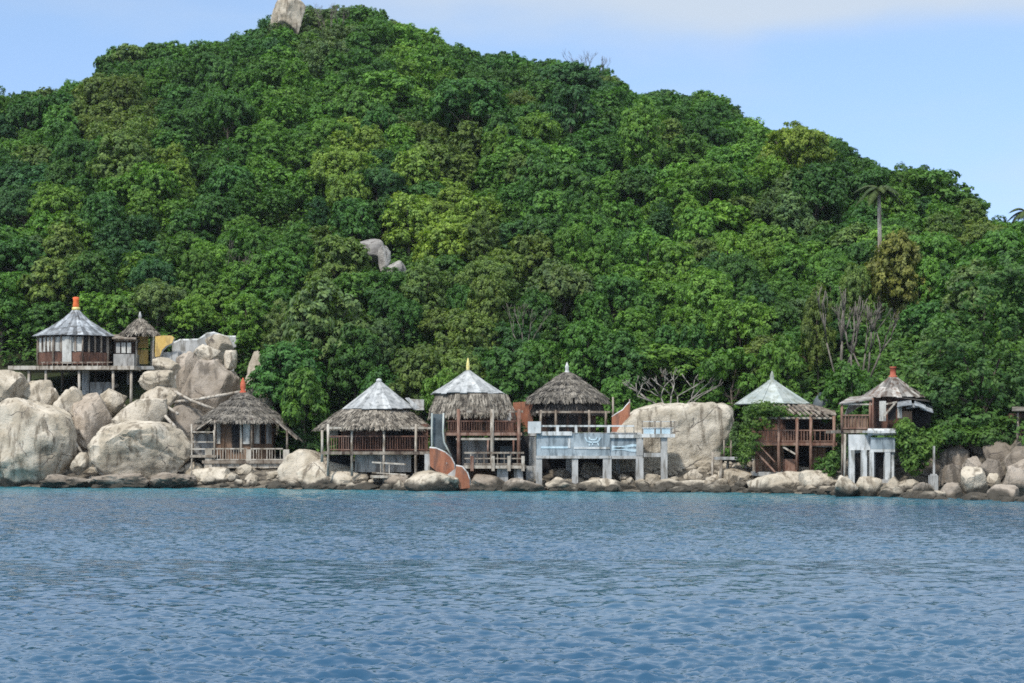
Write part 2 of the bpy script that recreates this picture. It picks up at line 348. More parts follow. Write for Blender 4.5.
def grid_mesh(name, xs, ys, zf, mat, smooth=True):
    vs = [(x, y, zf(x, y)) for y in ys for x in xs]; nx = len(xs)
    fs = [(j*nx+i, j*nx+i+1, (j+1)*nx+i+1, (j+1)*nx+i) for j in range(len(ys)-1) for i in range(nx-1)]
    me = bpy.data.meshes.new(name); me.from_pydata(vs, [], fs); me.materials.append(mat)
    me.polygons.foreach_set('use_smooth', [smooth]*len(me.polygons)); o = bpy.data.objects.new(name, me); COL.objects.link(o); return o
tag(grid_mesh('hill', np.linspace(-115, 115, 150), np.concatenate([np.linspace(70, 150, 70), np.linspace(152, 330, 80)]), terr, M['soil']),
    'steep forested headland rising from the rocky shore', 'hill', kind='structure')

# ------------------------------------------------------------------ water
wm = Mat('sea water', .10, .5); wm.b.inputs['IOR'].default_value = 1.36
wp = wm.pos()
sep = wm.n('ShaderNodeSeparateXYZ'); wm.l(wp, sep.inputs[0])
sh = wm.n('ShaderNodeMath', operation='MULTIPLY_ADD'); wm.l(sep.outputs[0], sh.inputs[0]); sh.inputs[1].default_value = .34; wm.l(sep.outputs[1], sh.inputs[2])
shn = wm.n('ShaderNodeMath', operation='MULTIPLY_ADD'); wm.l(wm.noise(wp, .09, 3), shn.inputs[0]); shn.inputs[1].default_value = 30; wm.l(sh.outputs[0], shn.inputs[2])
shal = wm.range(shn.outputs[0], 108, 142)
deep = wm.mix(wm.range(wm.noise(wm.pos((.05, .02, 1)), 1.0, 3), .4, .6), (.016, .064, .124), (.024, .078, .138))
wm.base(wm.mix(shal, deep, (.024, .160, .200)))
wb = wm.bump(wm.noise(wm.pos((.6, 1.3, 1)), 4.0, 2, .5), .6, .12); wm.l(wm.range(sep.outputs[1], 35, 95, .28, 1.0, False), wb.inputs['Strength'])
def build_sea():
    py = np.concatenate([np.linspace(760, 560, 560), np.linspace(559.7, 478, 680)])
    ys = np.concatenate([[-120, -40, -10, 4, 10, 14, 17], F*HC/(py-YH), [180, 260, 420, 700, 1100]])
    ud = np.linspace(-.36, .36, 620); uo = np.geomspace(.37, 22, 26); us = np.concatenate([-uo[::-1], ud, uo])
    Wd = np.where(ys < 14, 14, ys); X = Wd[:, None]*us[None, :]; Y = np.repeat(ys[:, None], len(us), 1)
    Z = np.zeros_like(X); dx = np.gradient(X, axis=1); dy = np.gradient(Y, axis=0); cell = np.maximum(np.abs(dx), np.abs(dy))
    r = np.random.default_rng(3)
    for i in range(90):
        lam = .12*(4.2)**(r.random()**1.1) if i < 72 else r.uniform(.5, 1.9); th = r.normal(math.radians(84), .42); k = 2*math.pi/lam
        amp = (.0135 if i < 72 else .0085)*lam**.97*r.uniform(.5, 1.2); ph = r.random()*6.28
        kx, ky = k*math.cos(th), k*math.sin(th)
        att = np.clip((lam/cell-2.2)/2.5, 0, 1)
        q = np.sin(kx*X+ky*Y+ph+.6*np.sin(.21*X*math.sin(th)-.17*Y+ph*3)); Z += att*amp*(q+.25*np.cos(2*(kx*X+ky*Y+ph)))
    mod = .75+.35*np.sin(.05*X+.6*np.sin(.03*Y+1))*np.sin(.045*Y+.4+np.sin(.06*X))
    Z *= mod
    v = np.stack([X, Y, Z], -1).reshape(-1, 3); nx = len(us); ny = len(ys)
    i = (np.arange(ny-1)[:, None]*nx+np.arange(nx-1)[None, :]).reshape(-1); f = np.stack([i, i+1, i+1+nx, i+nx], -1)
    me = bpy.data.meshes.new('sea'); me.vertices.add(len(v)); me.vertices.foreach_set('co', v.astype(np.float32).ravel())
    me.loops.add(f.size); me.loops.foreach_set('vertex_index', f.astype(np.int32).ravel())
    me.polygons.add(len(f)); me.polygons.foreach_set('loop_start', np.arange(0, f.size, 4, dtype=np.int32)); me.polygons.foreach_set('loop_total', np.full(len(f), 4, np.int32))
    me.update(calc_edges=True); me.polygons.foreach_set('use_smooth', np.ones(len(f), bool)); me.materials.append(wm.m)
    o = bpy.data.objects.new('water', me); COL.objects.link(o); tag(o, 'rippled blue sea in front of the rocky shore', 'sea', kind='structure')
build_sea()

# ------------------------------------------------------------------ leaves and trees
def leaf_mesh(name, cen, nrm, size, mat=None, aspect=.55, tone=None):
    n = len(cen); nrm = nrm/np.maximum(np.linalg.norm(nrm, axis=1, keepdims=True), 1e-6)
    rv = rng.normal(size=(n, 3)); u = np.cross(nrm, rv); u /= np.maximum(np.linalg.norm(u, axis=1, keepdims=True), 1e-6); w = np.cross(nrm, u)
    s = size[:, None]; v = np.stack([cen-u*s*.5, cen+w*s*aspect*.5-u*s*.05+nrm*s*.06, cen+u*s*.5-nrm*s*.08, cen-w*s*aspect*.5-u*s*.05+nrm*s*.06], 1).reshape(-1, 3)
    me = bpy.data.meshes.new(name); me.vertices.add(4*n); me.vertices.foreach_set('co', v.astype(np.float32).ravel())
    me.loops.add(4*n); me.loops.foreach_set('vertex_index', np.arange(4*n, dtype=np.int32))
    me.polygons.add(n); me.polygons.foreach_set('loop_start', np.arange(0, 4*n, 4, dtype=np.int32)); me.polygons.foreach_set('loop_total', np.full(n, 4, np.int32))
    me.update(calc_edges=True); me.materials.append(mat or M['leaf'])
    if tone is not None:
        at = me.attributes.new('tone', 'FLOAT_COLOR', 'FACE'); at.data.foreach_set('color', np.concatenate([tone, np.ones((n, 1))], 1).astype(np.float32).ravel())
    return me
def clump_leaves(clumps, per, leaf, up=.45, jit=.6):
    """clumps: rows of (x, y, z, radius, outward x, y, z)."""
    c = np.repeat(np.array(clumps), per, 0); n = len(c)
    d = rng.normal(size=(n, 3)); d /= np.linalg.norm(d, axis=1, keepdims=True); rad = rng.random(n)**.45
    off = d*rad[:, None]*c[:, 3:4]; off[:, 2] *= .7
    nr = c[:, 4:7]*.75+d*.5+np.array([0, 0, up])+rng.normal(size=(n, 3))*jit*.42
    return c[:, :3]+off, nr, leaf*rng.uniform(.65, 1.35, n)
def crown_points(form, r):
    P = dict(round=(3.2, 3.0, 4.3, 18), spreading=(3.9, 2.0, 5.0, 18), tall=(2.4, 3.6, 4.6, 17), ragged=(3.2, 2.9, 4.4, 13))[form]
    rx, rz, cz, nl = P; out = []; lobes = []
    for i in range(nl):
        for _ in range(30):
            d = Vector((r.gauss(0, 1), r.gauss(0, 1), r.gauss(.35, .8))).normalized()
            if d.z < -.75: continue
            q = Vector((d.x*rx*.72, d.y*rx*.72, cz+d.z*rz*.72))*1.0
            if all((q-l[0]).length > 1.25 for l in lobes): break
        lobes.append((q, r.uniform(.95, 1.5)*(1.0 if form != 'ragged' else .85)))
    if form != 'ragged': lobes.append((Vector((0, 0, cz+.2)), 1.7))
    for q, lr in lobes:
        for j in range(int(15*lr*lr+5)):
            d = Vector((r.gauss(0, 1), r.gauss(0, 1), r.gauss(.25, .9))).normalized()
            if d.z < -.55: d.z *= -.5
            c = q+Vector((d.x*lr, d.y*lr, d.z*lr*.8))*r.uniform(.8, 1.05)
            out.append((c.x, c.y, c.z, r.uniform(.25, .45), d.x, d.y, d.z))
    return out, lobes, cz
PROTO = []
def make_proto(form, seed):
    r = random.Random(seed); cl, lobes, cz = crown_points(form, r)
    lf = r.choice([.25, .29, .34, .40]); cen, nr, sz = clump_leaves(cl, int(7.4/lf), lf)
    crown = leaf_mesh('crown', cen, nr, sz)
    b = MB(); top = Vector((r.uniform(-.3, .3), r.uniform(-.3, .3), cz-.4)); mid = Vector((r.uniform(-.25, .25), r.uniform(-.25, .25), cz*.45))
    b.tube([(0, 0, -1.2), (0, 0, .2), mid, top], [.24, .19, .15, .09], 8)
    for q, lr in lobes[:7]:
        s0 = mid.lerp(top, r.uniform(.1, .9)); b.tube([s0, s0.lerp(q, .5)+Vector((0, 0, .15)), q], [.085, .06, .03], 6)
    bm_me = b.build('trunk', M['bark'], None, True); tm = bm_me.data; bpy.data.objects.remove(bm_me)
    PROTO.append((form, crown, tm, float(cen[:, 2].max()), (cen, nr, sz)))
for i, fm in enumerate(['round']*6+['spreading']*5+['tall']*4+['ragged']*3): make_proto(fm, 100+i)
BYFORM = {f: [p for p in PROTO if p[0] == f] for f in ('round', 'spreading', 'tall', 'ragged')}

TONE = {'dark green': (.040, .104, .032), 'deep blue-green': (.032, .088, .040), 'mid green': (.058, .138, .034), 'bright green': (.082, .175, .040),
        'yellow-green': (.120, .195, .046), 'olive': (.078, .128, .044), 'grey-green': (.072, .122, .058), 'golden brown': (.118, .135, .048)}
TONE = {k: (v[0]*1.07, v[1]*1.05, v[2]*.86) for k, v in TONE.items()}
TREES = []
src_empty = None
def add_tree(form, X, Y, z, sx, sz, tone, label=None, rot=None, col=None, name='tree', cat='tree', group='trees on the hillside', trunk=True):
    pr = random.choice(BYFORM[form])
    root = bpy.data.objects.new(name, None); COL.objects.link(root); root.location = (X, Y, z); root.empty_display_size = .5
    root.rotation_euler = (0, 0, random.uniform(0, 6.28) if rot is None else rot); root.scale = (sx*random.uniform(.82, 1.2), sx*random.uniform(.82, 1.2), sz)
    c = bpy.data.objects.new('crown', pr[1]); COL.objects.link(c); c.parent = root
    base = col or TONE[tone]; k = random.uniform(.85, 1.2); h = random.uniform(-.08, .08)
    c.color = (base[0]*k*(1+h), base[1]*k, base[2]*k*(1-h), 1)
    if trunk:
        t = bpy.data.objects.new('trunk', pr[2]); COL.objects.link(t); t.parent = root
    tag(root, label, cat, group)
    top = pxof((X, Y, z+pr[3]*sz)); ctr = pxof((X, Y, z+pr[3]*sz*.72))
    TREES.append(dict(o=root, form=form, tone=tone, px=top[0], py=ctr[1], top=top[1], Y=Y, sx=sx, label=label))
    return root
def tree_at(form, px, ptop, pbot, wpx, Y, tone, label=None, col=None, **k):
    """A tree whose crown spans these rows when seen from the boat; it still roots in the ground."""
    g = terr((px-512)*Y/F, Y); ztop = pt(px, ptop, Y).z
    z = g-.2; sz = max(.35, (ztop-z)/7.2); sx = wpx*Y/F/6.4
    return add_tree(form, (px-512)*Y/F, Y, z, sx, sz, tone, label, col=col, **k)

# colour patches seen on the hillside: column, row, radius, tone
PATCH = [(415, 70, 38, 'bright green'), (350, 165, 38, 'yellow-green'), (435, 205, 45, 'yellow-green'), (455, 150, 30, 'olive'), (805, 147, 34, 'yellow-green'), (770, 160, 30, 'bright green'),
         (745, 258, 30, 'bright green'), (700, 200, 28, 'bright green'), (665, 215, 26, 'bright green'), (335, 330, 50, 'grey-green'), (330, 270, 34, 'olive'), (60, 285, 26, 'olive'), (45, 265, 20, 'grey-green'),
         (130, 250, 34, 'deep blue-green'), (15, 205, 34, 'deep blue-green'), (390, 170, 24, 'deep blue-green'), (570, 105, 34, 'deep blue-green'), (800, 195, 44, 'grey-green'), (590, 130, 30, 'dark green'), (330, 40, 40, 'grey-green'), (370, 60, 26, 'dark green'),
         (120, 135, 50, 'olive'), (200, 70, 60, 'dark green'), (170, 170, 14, 'yellow-green'), (35, 215, 34, 'bright green'), (150, 200, 30, 'bright green'), (210, 330, 34, 'bright green'), (250, 250, 46, 'mid green'), (480, 275, 46, 'olive'), (540, 290, 36, 'grey-green'),
         (600, 230, 46, 'mid green'), (660, 280, 34, 'bright green'), (690, 300, 24, 'bright green'), (610, 320, 40, 'mid green'), (520, 330, 46, 'dark green'), (450, 330, 40, 'olive'), (960, 235, 32, 'olive'), (920, 235, 26, 'mid green'), (950, 265, 26, 'dark green'),
         (850, 180, 36, 'dark green'), (960, 205, 34, 'dark green'), (700, 110, 36, 'dark green'), (630, 130, 34, 'dark green'), (500, 75, 50, 'dark green'), (545, 210, 34, 'dark green'), (90, 180, 50, 'dark green'), (280, 130, 60, 'mid green'), (230, 190, 40, 'dark green')]
def tone_at(px, py):
    best = None
    for x, y, r, t in PATCH:
        d = math.hypot(px-x, py-y)/r
        if d < 1.1 and (best is None or d < best[0]): best = (d, t)
    if best and random.random() < .85: return best[1]
    return random.choices(['dark green', 'mid green', 'deep blue-green', 'bright green', 'olive', 'grey-green'], [32, 34, 9, 8, 11, 6])[0]

# trees with a place of their own
spec = [('tall', 930, 345, 440, 48, 117, 'grey-green'),
        ('round', 1000, 235, 400, 90, 135, 'mid green'), ('round', 328, 285, 430, 96, 143, 'grey-green'), ('round', 288, 345, 440, 78, 139, 'dark green'), ('round', 305, 372, 450, 56, 134, 'mid green'), ('tall', 355, 335, 440, 62, 140, 'dark green'),
        ('round', 895, 236, 400, 66, 140, 'golden brown'), ('tall', 925, 268, 400, 44, 139, 'bright green'), ('tall', 818, 300, 420, 34, 133, 'olive'), ('tall', 855, 270, 380, 44, 139, 'olive'),
        ('spreading', 662, 345, 400, 74, 138, 'bright green'), ('round', 850, 366, 430, 52, 121, 'mid green'), ('round', 780, 335, 420, 44, 131, 'mid green'), ('round', 420, 350, 430, 60, 137, 'olive'), ('spreading', 445, 372, 430, 44, 133, 'bright green'), ('round', 510, 350, 440, 66, 135, 'dark green'),
        ('round', 620, 335, 440, 60, 137, 'dark green'), ('round', 540, 340, 440, 50, 138, 'mid green'), ('round', 720, 360, 440, 60, 135, 'dark green'), ('ragged', 932, 168, 260, 64, 178, 'mid green'), ('round', 955, 190, 260, 60, 180, 'dark green')]
for s in spec: tree_at(*s)
cells = {}
def near(X, Y, sp):
    a, b = int(X//4), int(Y//4)
    return any((X-x)**2+(Y-y)**2 < max(sp, q)**2 for da in (-1, 0, 1) for db in (-1, 0, 1) for x, y, q in cells.get((a+da, b+db), ()))
def put(X, Y, q): cells.setdefault((int(X//4), int(Y//4)), []).append((X, Y, q))
for t in TREES: put(t['o'].location.x, t['o'].location.y, 2.2)
cand = 0; hill_trees = []
r2 = random.Random(21)
while cand < 60000:
    cand += 1
    Y = r2.uniform(128, 256); px = r2.uniform(-25, 1049); X = (px-512)*Y/F; ys = float(shoreY(px)); d = Y-ys
    if d < (21 if px < 262 else 13.5) or Y > ridgeY(px)+3: continue
    big = r2.random() < .06; sp = 3.6 if big else 2.75
    if abs(px-880) < 34 and Y < 152 or near(X, Y, sp): continue
    put(X, Y, sp); hill_trees.append((px, X, Y, r2.uniform(.72, 1.0) if big else r2.uniform(.42, .70)))
plan = []
for px, X, Y, s in hill_trees:
    z = terr(X, Y)-.25; fm = r2.choices(['round', 'spreading', 'tall', 'ragged'], [50, 26, 14, 10])[0]
    sz = s*r2.uniform(.9, 1.35)+.06; sky_y = skyline(px)
    top = YH-F*(z+7.2*sz-HC)/Y
    if 342 < px < 418 and Y < 166 and top < 268: continue
    if abs(px-674) < 44 and Y < 135.5: continue
    if abs(px-850) < 34 and Y < 129.5 and top < 345: continue
    lim = sky_y+r2.uniform(-3, 6)
    if top < lim:
        want = HC+(YH-lim)*Y/F-z; sz = want/7.2
        if sz < .25: continue
        s = min(s, max(.42, sz*1.3))
    plan.append((fm, X, Y, z, s, sz, tone_at(px, YH-F*(z+5.2*sz-HC)/Y)))
plan.sort(key=lambda p: -(p[4]+p[5])/p[2])
keep_n = 232
for p in plan[:keep_n]: add_tree(*p)
FAR_TREES += plan[keep_n:]
# the ridge itself
for px in np.arange(-15, 1045, 15.0):
    px = px+r2.uniform(-5, 5); Y = ridgeY(px)+r2.uniform(-2, 3); X = (px-512)*Y/F; z = terr(X, Y)-.25; want = HC+(YH-skyline(px)-r2.uniform(-4, 7))*Y/F-z
    if 258 < px < 310: want -= 1.2
    if want < 2.2: continue
    add_tree(r2.choice(['round', 'round', 'spreading', 'ragged']), X, Y, z, r2.uniform(.5, .8), want/7.2, tone_at(px, skyline(px)+14))
print('TREES', len(TREES))

# names for the trees: tone, form, height on the slope, nearest landmark below
COLS = [(30, 'above the stilted deck end'), (75, 'above the orange-tipped hut'), (112, 'above the hut-gazebo gap'), (140, 'above the small gazebo'), (172, 'above the yellow wall'), (205, 'above the curved grey wall'), (243, 'above the red-tipped hut'), (285, 'above the split boulder'),
        (322, 'above the two-tone roof edge'), (380, 'above the two-tone roof'), (425, 'above the white chute'), (468, 'above the tall white-capped hut'), (515, 'above the small orange wall'), (566, 'above the brown thatched hut'), (622, 'above the curved orange wall'),
        (670, 'above the huge boulder'), (712, 'above the huge boulder edge'), (742, 'above the timber jetty'), (772, 'above the vine-covered hut'), (822, 'above the blue tank'), (855, 'above the porch roof'), (896, 'above the striped roof'), (945, 'above the concrete post'), (1000, 'above the dark rock pile')]
def band(t):
    u = (t['Y']-float(shoreY(t['px'])))/(ridgeY(t['px'])-float(shoreY(t['px'])))
    for k, s in ((.16, 'at the foot of the hill'), (.30, 'low on the slope'), (.46, 'on the lower slope'), (.62, 'halfway up'), (.78, 'high up'), (.93, 'near the ridge')):
        if u < k: return s
    return 'on the skyline'
bins = {}
for t in TREES:
    if t['label']: continue
    c = min(COLS, key=lambda c: abs(c[0]-t['px']))[1]; fm = {'round': 'round', 'spreading': 'spreading', 'tall': 'tall', 'ragged': 'open'}[t['form']]
    bins.setdefault((t['tone'], fm, band(t), c), []).append(t)
for (tone, fm, bd, c), L in bins.items():
    L.sort(key=lambda t: -t['py'])
    for i, t in enumerate(L):
        q = '' if len(L) == 1 else (['lower', 'upper'][i]+' ' if len(L) == 2 else ['lowest', 'middle', 'upper', 'topmost', 'highest'][min(i, 4)]+' ')
        t['o']['label'] = f'{q}{tone} {fm} tree {bd} {c}'

# undergrowth: a skin of low leaves over the slope that nobody could count
def undergrowth(n):
    cl = []
    while len(cl) < n:
        px = random.uniform(-360, 1390) if len(cl) < n*.15 else random.uniform(-50, 1075); Y = random.uniform(100, 262); ys = float(shoreY(px)); d = Y-ys
        if d < (19 if px < 255 else 8.5) or Y > ridgeY(px)+6: continue
        X = (px-512)*Y/F
        if px > 900 and d < 11: continue
        z = terr(X, Y); h = random.uniform(.1, 2.3)*(1 if d > 14 else .35)
        cl.append((X, Y, z+h, random.uniform(.5, 1.0), random.uniform(-.4, .4), random.uniform(-.8, .1), .6))
    cen, nr, sz = clump_leaves(cl, 14, .40)
    o = bpy.data.objects.new('undergrowth', leaf_mesh('undergrowth', cen, nr, sz)); COL.objects.link(o); o.color = (.052, .116, .026, 1)
    tag(o, 'dense low green undergrowth filling the gaps under the hillside trees', 'undergrowth', kind='stuff')
undergrowth(34000)
def outer_forest():
    C, N_, Z_, T_ = [], [], [], []; r = random.Random(5)
    spots = [(X, Y, z, s_, sz_, fm, tn, .32, 1.45) for fm, X, Y, z, s_, sz_, tn in FAR_TREES]; seen = []
    for _ in range(900):
        px = r.choice([r.uniform(-360, -45), r.uniform(1070, 1390)]); Y = r.uniform(112, 235); d = Y-float(shoreY(px))
        if d < 13 or Y > ridgeY(px)+4: continue
        X = (px-512)*Y/F
        if any((X-a)**2+(Y-b)**2 < 24 for a, b in seen): continue
        seen.append((X, Y)); spots.append((X, Y, terr(X, Y)-.3, r.uniform(.8, 1.2), r.uniform(.8, 1.1), r.choice(['round', 'spreading', 'tall']), tone_at(-500, 0), .3, 1.6))
    for X, Y, z, s_, sz_, fm, tn, keep, grow in spots:
        cen, nr, sz = r.choice(BYFORM[fm])[4]; k = rng.random(len(cen)) < keep; a = r.uniform(0, 6.28); ca, sa = math.cos(a), math.sin(a); rot = np.array([[ca, sa, 0], [-sa, ca, 0], [0, 0, 1]])
        C.append((cen[k]@rot)*np.array([s_, s_, sz_])+np.array([X, Y, z])); N_.append(nr[k]@rot); Z_.append(sz[k]*grow*s_)
        q = r.uniform(.85, 1.2); h = r.uniform(-.08, .08); t = TONE[tn]; T_.append(np.tile(np.array([[t[0]*q*(1+h), t[1]*q, t[2]*q*(1-h)]]), (int(k.sum()), 1)))
    o = bpy.data.objects.new('forest', leaf_mesh('forest', np.concatenate(C), np.concatenate(N_), np.concatenate(Z_), M['forest_leaf'], tone=np.concatenate(T_))); COL.objects.link(o)
    tag(o, 'small far crowns of the upper hill and forest carrying on along the headland', 'forest', kind='stuff'); print('FAR', len(FAR_TREES))
outer_forest()

# bare trees: pale branching limbs
def bare_tree(name, label, px, pbase, Y, height, spread, stems, seed, lean=0, th=.11, depth=4, cat='bare tree', mat='branch'):
    r = random.Random(seed); b = MB(); base = pt(px, pbase, Y)
    def grow(p, d, L, rad, n):
        q = p+d*L*.5+Vector((r.uniform(-.08, .08), r.uniform(-.08, .08), 0))*L; e = q+(d+Vector((r.uniform(-.3, .3), r.uniform(-.2, .2), r.uniform(-.05, .25)))).normalized()*L*.5
        b.tube([p, q, e], [rad, rad*.85, rad*.7], 6 if rad > .03 else 4)
        if n == 0: return
        for i in range(r.choice([2, 2, 3])):
            nd = (d+Vector((r.uniform(-1, 1)*spread, r.uniform(-.6, .6), r.uniform(-.05, .6)))).normalized(); grow(e, nd, L*r.uniform(.6, .82), rad*.66, n-1)
    gz = terr(base.x, base.y)-.3
    for s in range(stems):
        f = (s+.5)/stems*2-1 if stems > 1 else 0
        d = Vector((f*spread+lean, r.uniform(-.3, .3), 1)).normalized(); st_ = base+Vector((f*.35, r.uniform(-.3, .3), -.4))
        if st_.z > gz: b.tube([(st_.x*.7+base.x*.3, st_.y, gz), st_], [th*1.15, th], 6)
        grow(st_, d, height*r.uniform(.34, .46), th*r.uniform(.7, 1), depth-1)
    o = b.build(name, M[mat], None, True); tag(o, label, cat); return o
bare_tree('bare_tree', 'pale leafless tree fanning its branches behind the huge boulder', 674, 410, 131.8, 3.4, 1.5, 6, 5, th=.075)
bare_tree('bare_tree', 'tangle of grey leafless trunks above the red-tipped striped roof', 864, 376, 126, 5.4, .55, 5, 8, th=.08, mat='dead_wood')
bare_tree('bare_tree', 'tall cluster of dead grey stems beside the golden brown tree', 842, 378, 128, 6.6, .22, 5, 12, th=.09, lean=.05, mat='dead_wood', depth=3)
bare_tree('bare_tree', 'thin leafless twiggy tree standing on the skyline below the summit', 588, 96, 228, 4.6, .6, 4, 14, th=.06, depth=5, mat='dead_wood')
bare_tree('bare_tree', 'sparse leafless tree on the summit beside the round boulder', 328, 42, 232, 4.6, .6, 5, 15, th=.05, depth=5, mat='dead_wood')
bare_tree('bare_tree', 'small leafless tree among green crowns above the curved grey wall', 236, 290, 156, 3.6, .6, 3, 17, th=.045, mat='dead_wood')
bare_tree('bare_tree', 'pale leafless tree low on the slope above the tall white-capped hut', 525, 345, 141, 3.4, .55, 4, 19, th=.05, mat='dead_wood')

# palms
def palm(label, px, ptop, pbase, Y, fl, seed, lean=0.0):
    r = random.Random(seed); top = pt(px, ptop, Y); bse = pt(px+lean, pbase, Y); bse.z = min(bse.z, terr(bse.x, bse.y)-.3)
    root = thing('palm_tree', label, 'palm', bse)
    MB().tube([bse, bse.lerp(top, .35)+Vector((.08, 0, 0)), bse.lerp(top, .7)+Vector((.05, 0, 0)), top], [.19, .17, .15, .12], 8).build('trunk', M['pale_wood'], root, True)
    for k in range(15):
        a = 2*math.pi*k/15+r.uniform(-.15, .15); el = r.uniform(.1, 1.1); b = MB(); L = fl*r.uniform(.85, 1.1); h = Vector((math.cos(a), math.sin(a), 0)); pp = []
        for i in range(9):
            t = i/8; pp.append(top+h*(L*t*math.cos(el*(1-t*.4)))+Vector((0, 0, L*(math.sin(el)*t-.85*t*t))))
        b.tube(pp, [.035*(1-i/9)+.008 for i in range(9)], 5)
        side = h.cross(Vector((0, 0, 1)))
        for i in range(1, 33):
            t = i/33; q = pp[min(7, int(t*8))].lerp(pp[min(8, int(t*8)+1)], t*8-int(t*8)); fw = (pp[min(8, int(t*8)+1)]-pp[min(7, int(t*8))]).normalized(); ll = L*.26*math.sin(math.pi*min(.97, t*.85+.12))
            for sg in (-1, 1):
                d = (side*sg+fw*.7+Vector((0, 0, -.45))).normalized(); e = q+d*ll; w = fw*.045; b.slab(q-w, q+w, e+w*.2, e-w*.2, .008)
        b.build('frond', M['leaf'], root, color=(.05, .08, .028))
palm('lone slender palm with a pale straight trunk above the golden brown tree', 879, 190, 256, 141.5, 2.0, 4)
palm('dark palm top rising over the skyline beyond the big overhanging tree', 1026, 212, 240, 165, 1.7, 6)

# ------------------------------------------------------------------ rocks
def rock(label, px0, px1, py0, py1, Y, seed, mat='rock', depth=.85, sq=3.3, cuts=15, sub=4, tint=1.0, name='boulder', rough=1.0, lean=0.0, group='boulders along the shore', cat='boulder', cracks=1, warm=0, shape=None):
    r = random.Random(seed); a = (px1-px0)*Y/F/2; ct = pt((px0+px1)/2, (py0+py1)/2, Y); c = (py1-py0)*Y/F/2; bdep = max(a, c)*depth
    bm = bmesh.new(); bmesh.ops.create_icosphere(bm, subdivisions=sub, radius=1.0)
    pl = []
    for i in range(cuts):
        n = Vector((r.gauss(0, 1), r.gauss(-.2, 1), r.gauss(.1, .8))).normalized(); pl.append((n, r.uniform(.56, .9)))
    ck = [(Vector((r.gauss(0, 1), r.gauss(0, .5), r.gauss(0, .7))).normalized(), r.uniform(-.4, .4)) for _ in range(cracks)]
    o3 = Vector((seed*3.17, seed*1.3, seed*.7)); mx = 0
    for v in bm.verts:
        d = v.co.normalized(); k = (abs(d.x)**sq+abs(d.y)**sq+abs(d.z)**sq)**(-1/sq); p = d*k
        for n, off in pl:
            e = p.dot(n)-off
            if e > 0: p = p-n*e*.9
        p = p*(1+rough*(.10*noise.noise(p*1.1+o3)+.07*noise.noise(p*2.6+o3)+.045*noise.noise(p*6+o3)+.014*noise.noise(p*14+o3)))
        for n, off in ck:
            e = abs(p.dot(n)-off+.12*noise.noise(p*2.2+o3*2)); 
            if e < .06: p = p*(1-.06*(1-e/.06))
        v.co = p
    xs = [v.co.x for v in bm.verts]; zs = [v.co.z for v in bm.verts]; yy = [v.co.y for v in bm.verts]
    mxx, mnx, mxz, mnz = max(xs), min(xs), max(zs), min(zs)
    for v in bm.verts:
        x = ((v.co.x-mnx)/(mxx-mnx)*2-1)*a; z = ((v.co.z-mnz)/(mxz-mnz)*2-1)*c; y = v.co.y*bdep
        if shape:
            zn = z/c; xl = np.interp(zn, shape[0], shape[1]); xr = np.interp(zn, shape[0], shape[2]); x = a*(xl+(xr-xl)*(x/a+1)/2)
        v.co = (x+lean*z, y, z-(0 if z > -.6*c else .25*c*((-.6*c-z)/(.4*c))))
    me = bpy.data.meshes.new(name); bm.to_mesh(me); bm.free(); me.polygons.foreach_set('use_smooth', [True]*len(me.polygons)); me.materials.append(M[mat]); me.set_sharp_from_angle(angle=R(27))
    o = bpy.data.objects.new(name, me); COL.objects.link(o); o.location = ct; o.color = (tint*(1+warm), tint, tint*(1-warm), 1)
    return tag(o, label, cat, group)
sY = lambda px, d: float(shoreY(px))+d
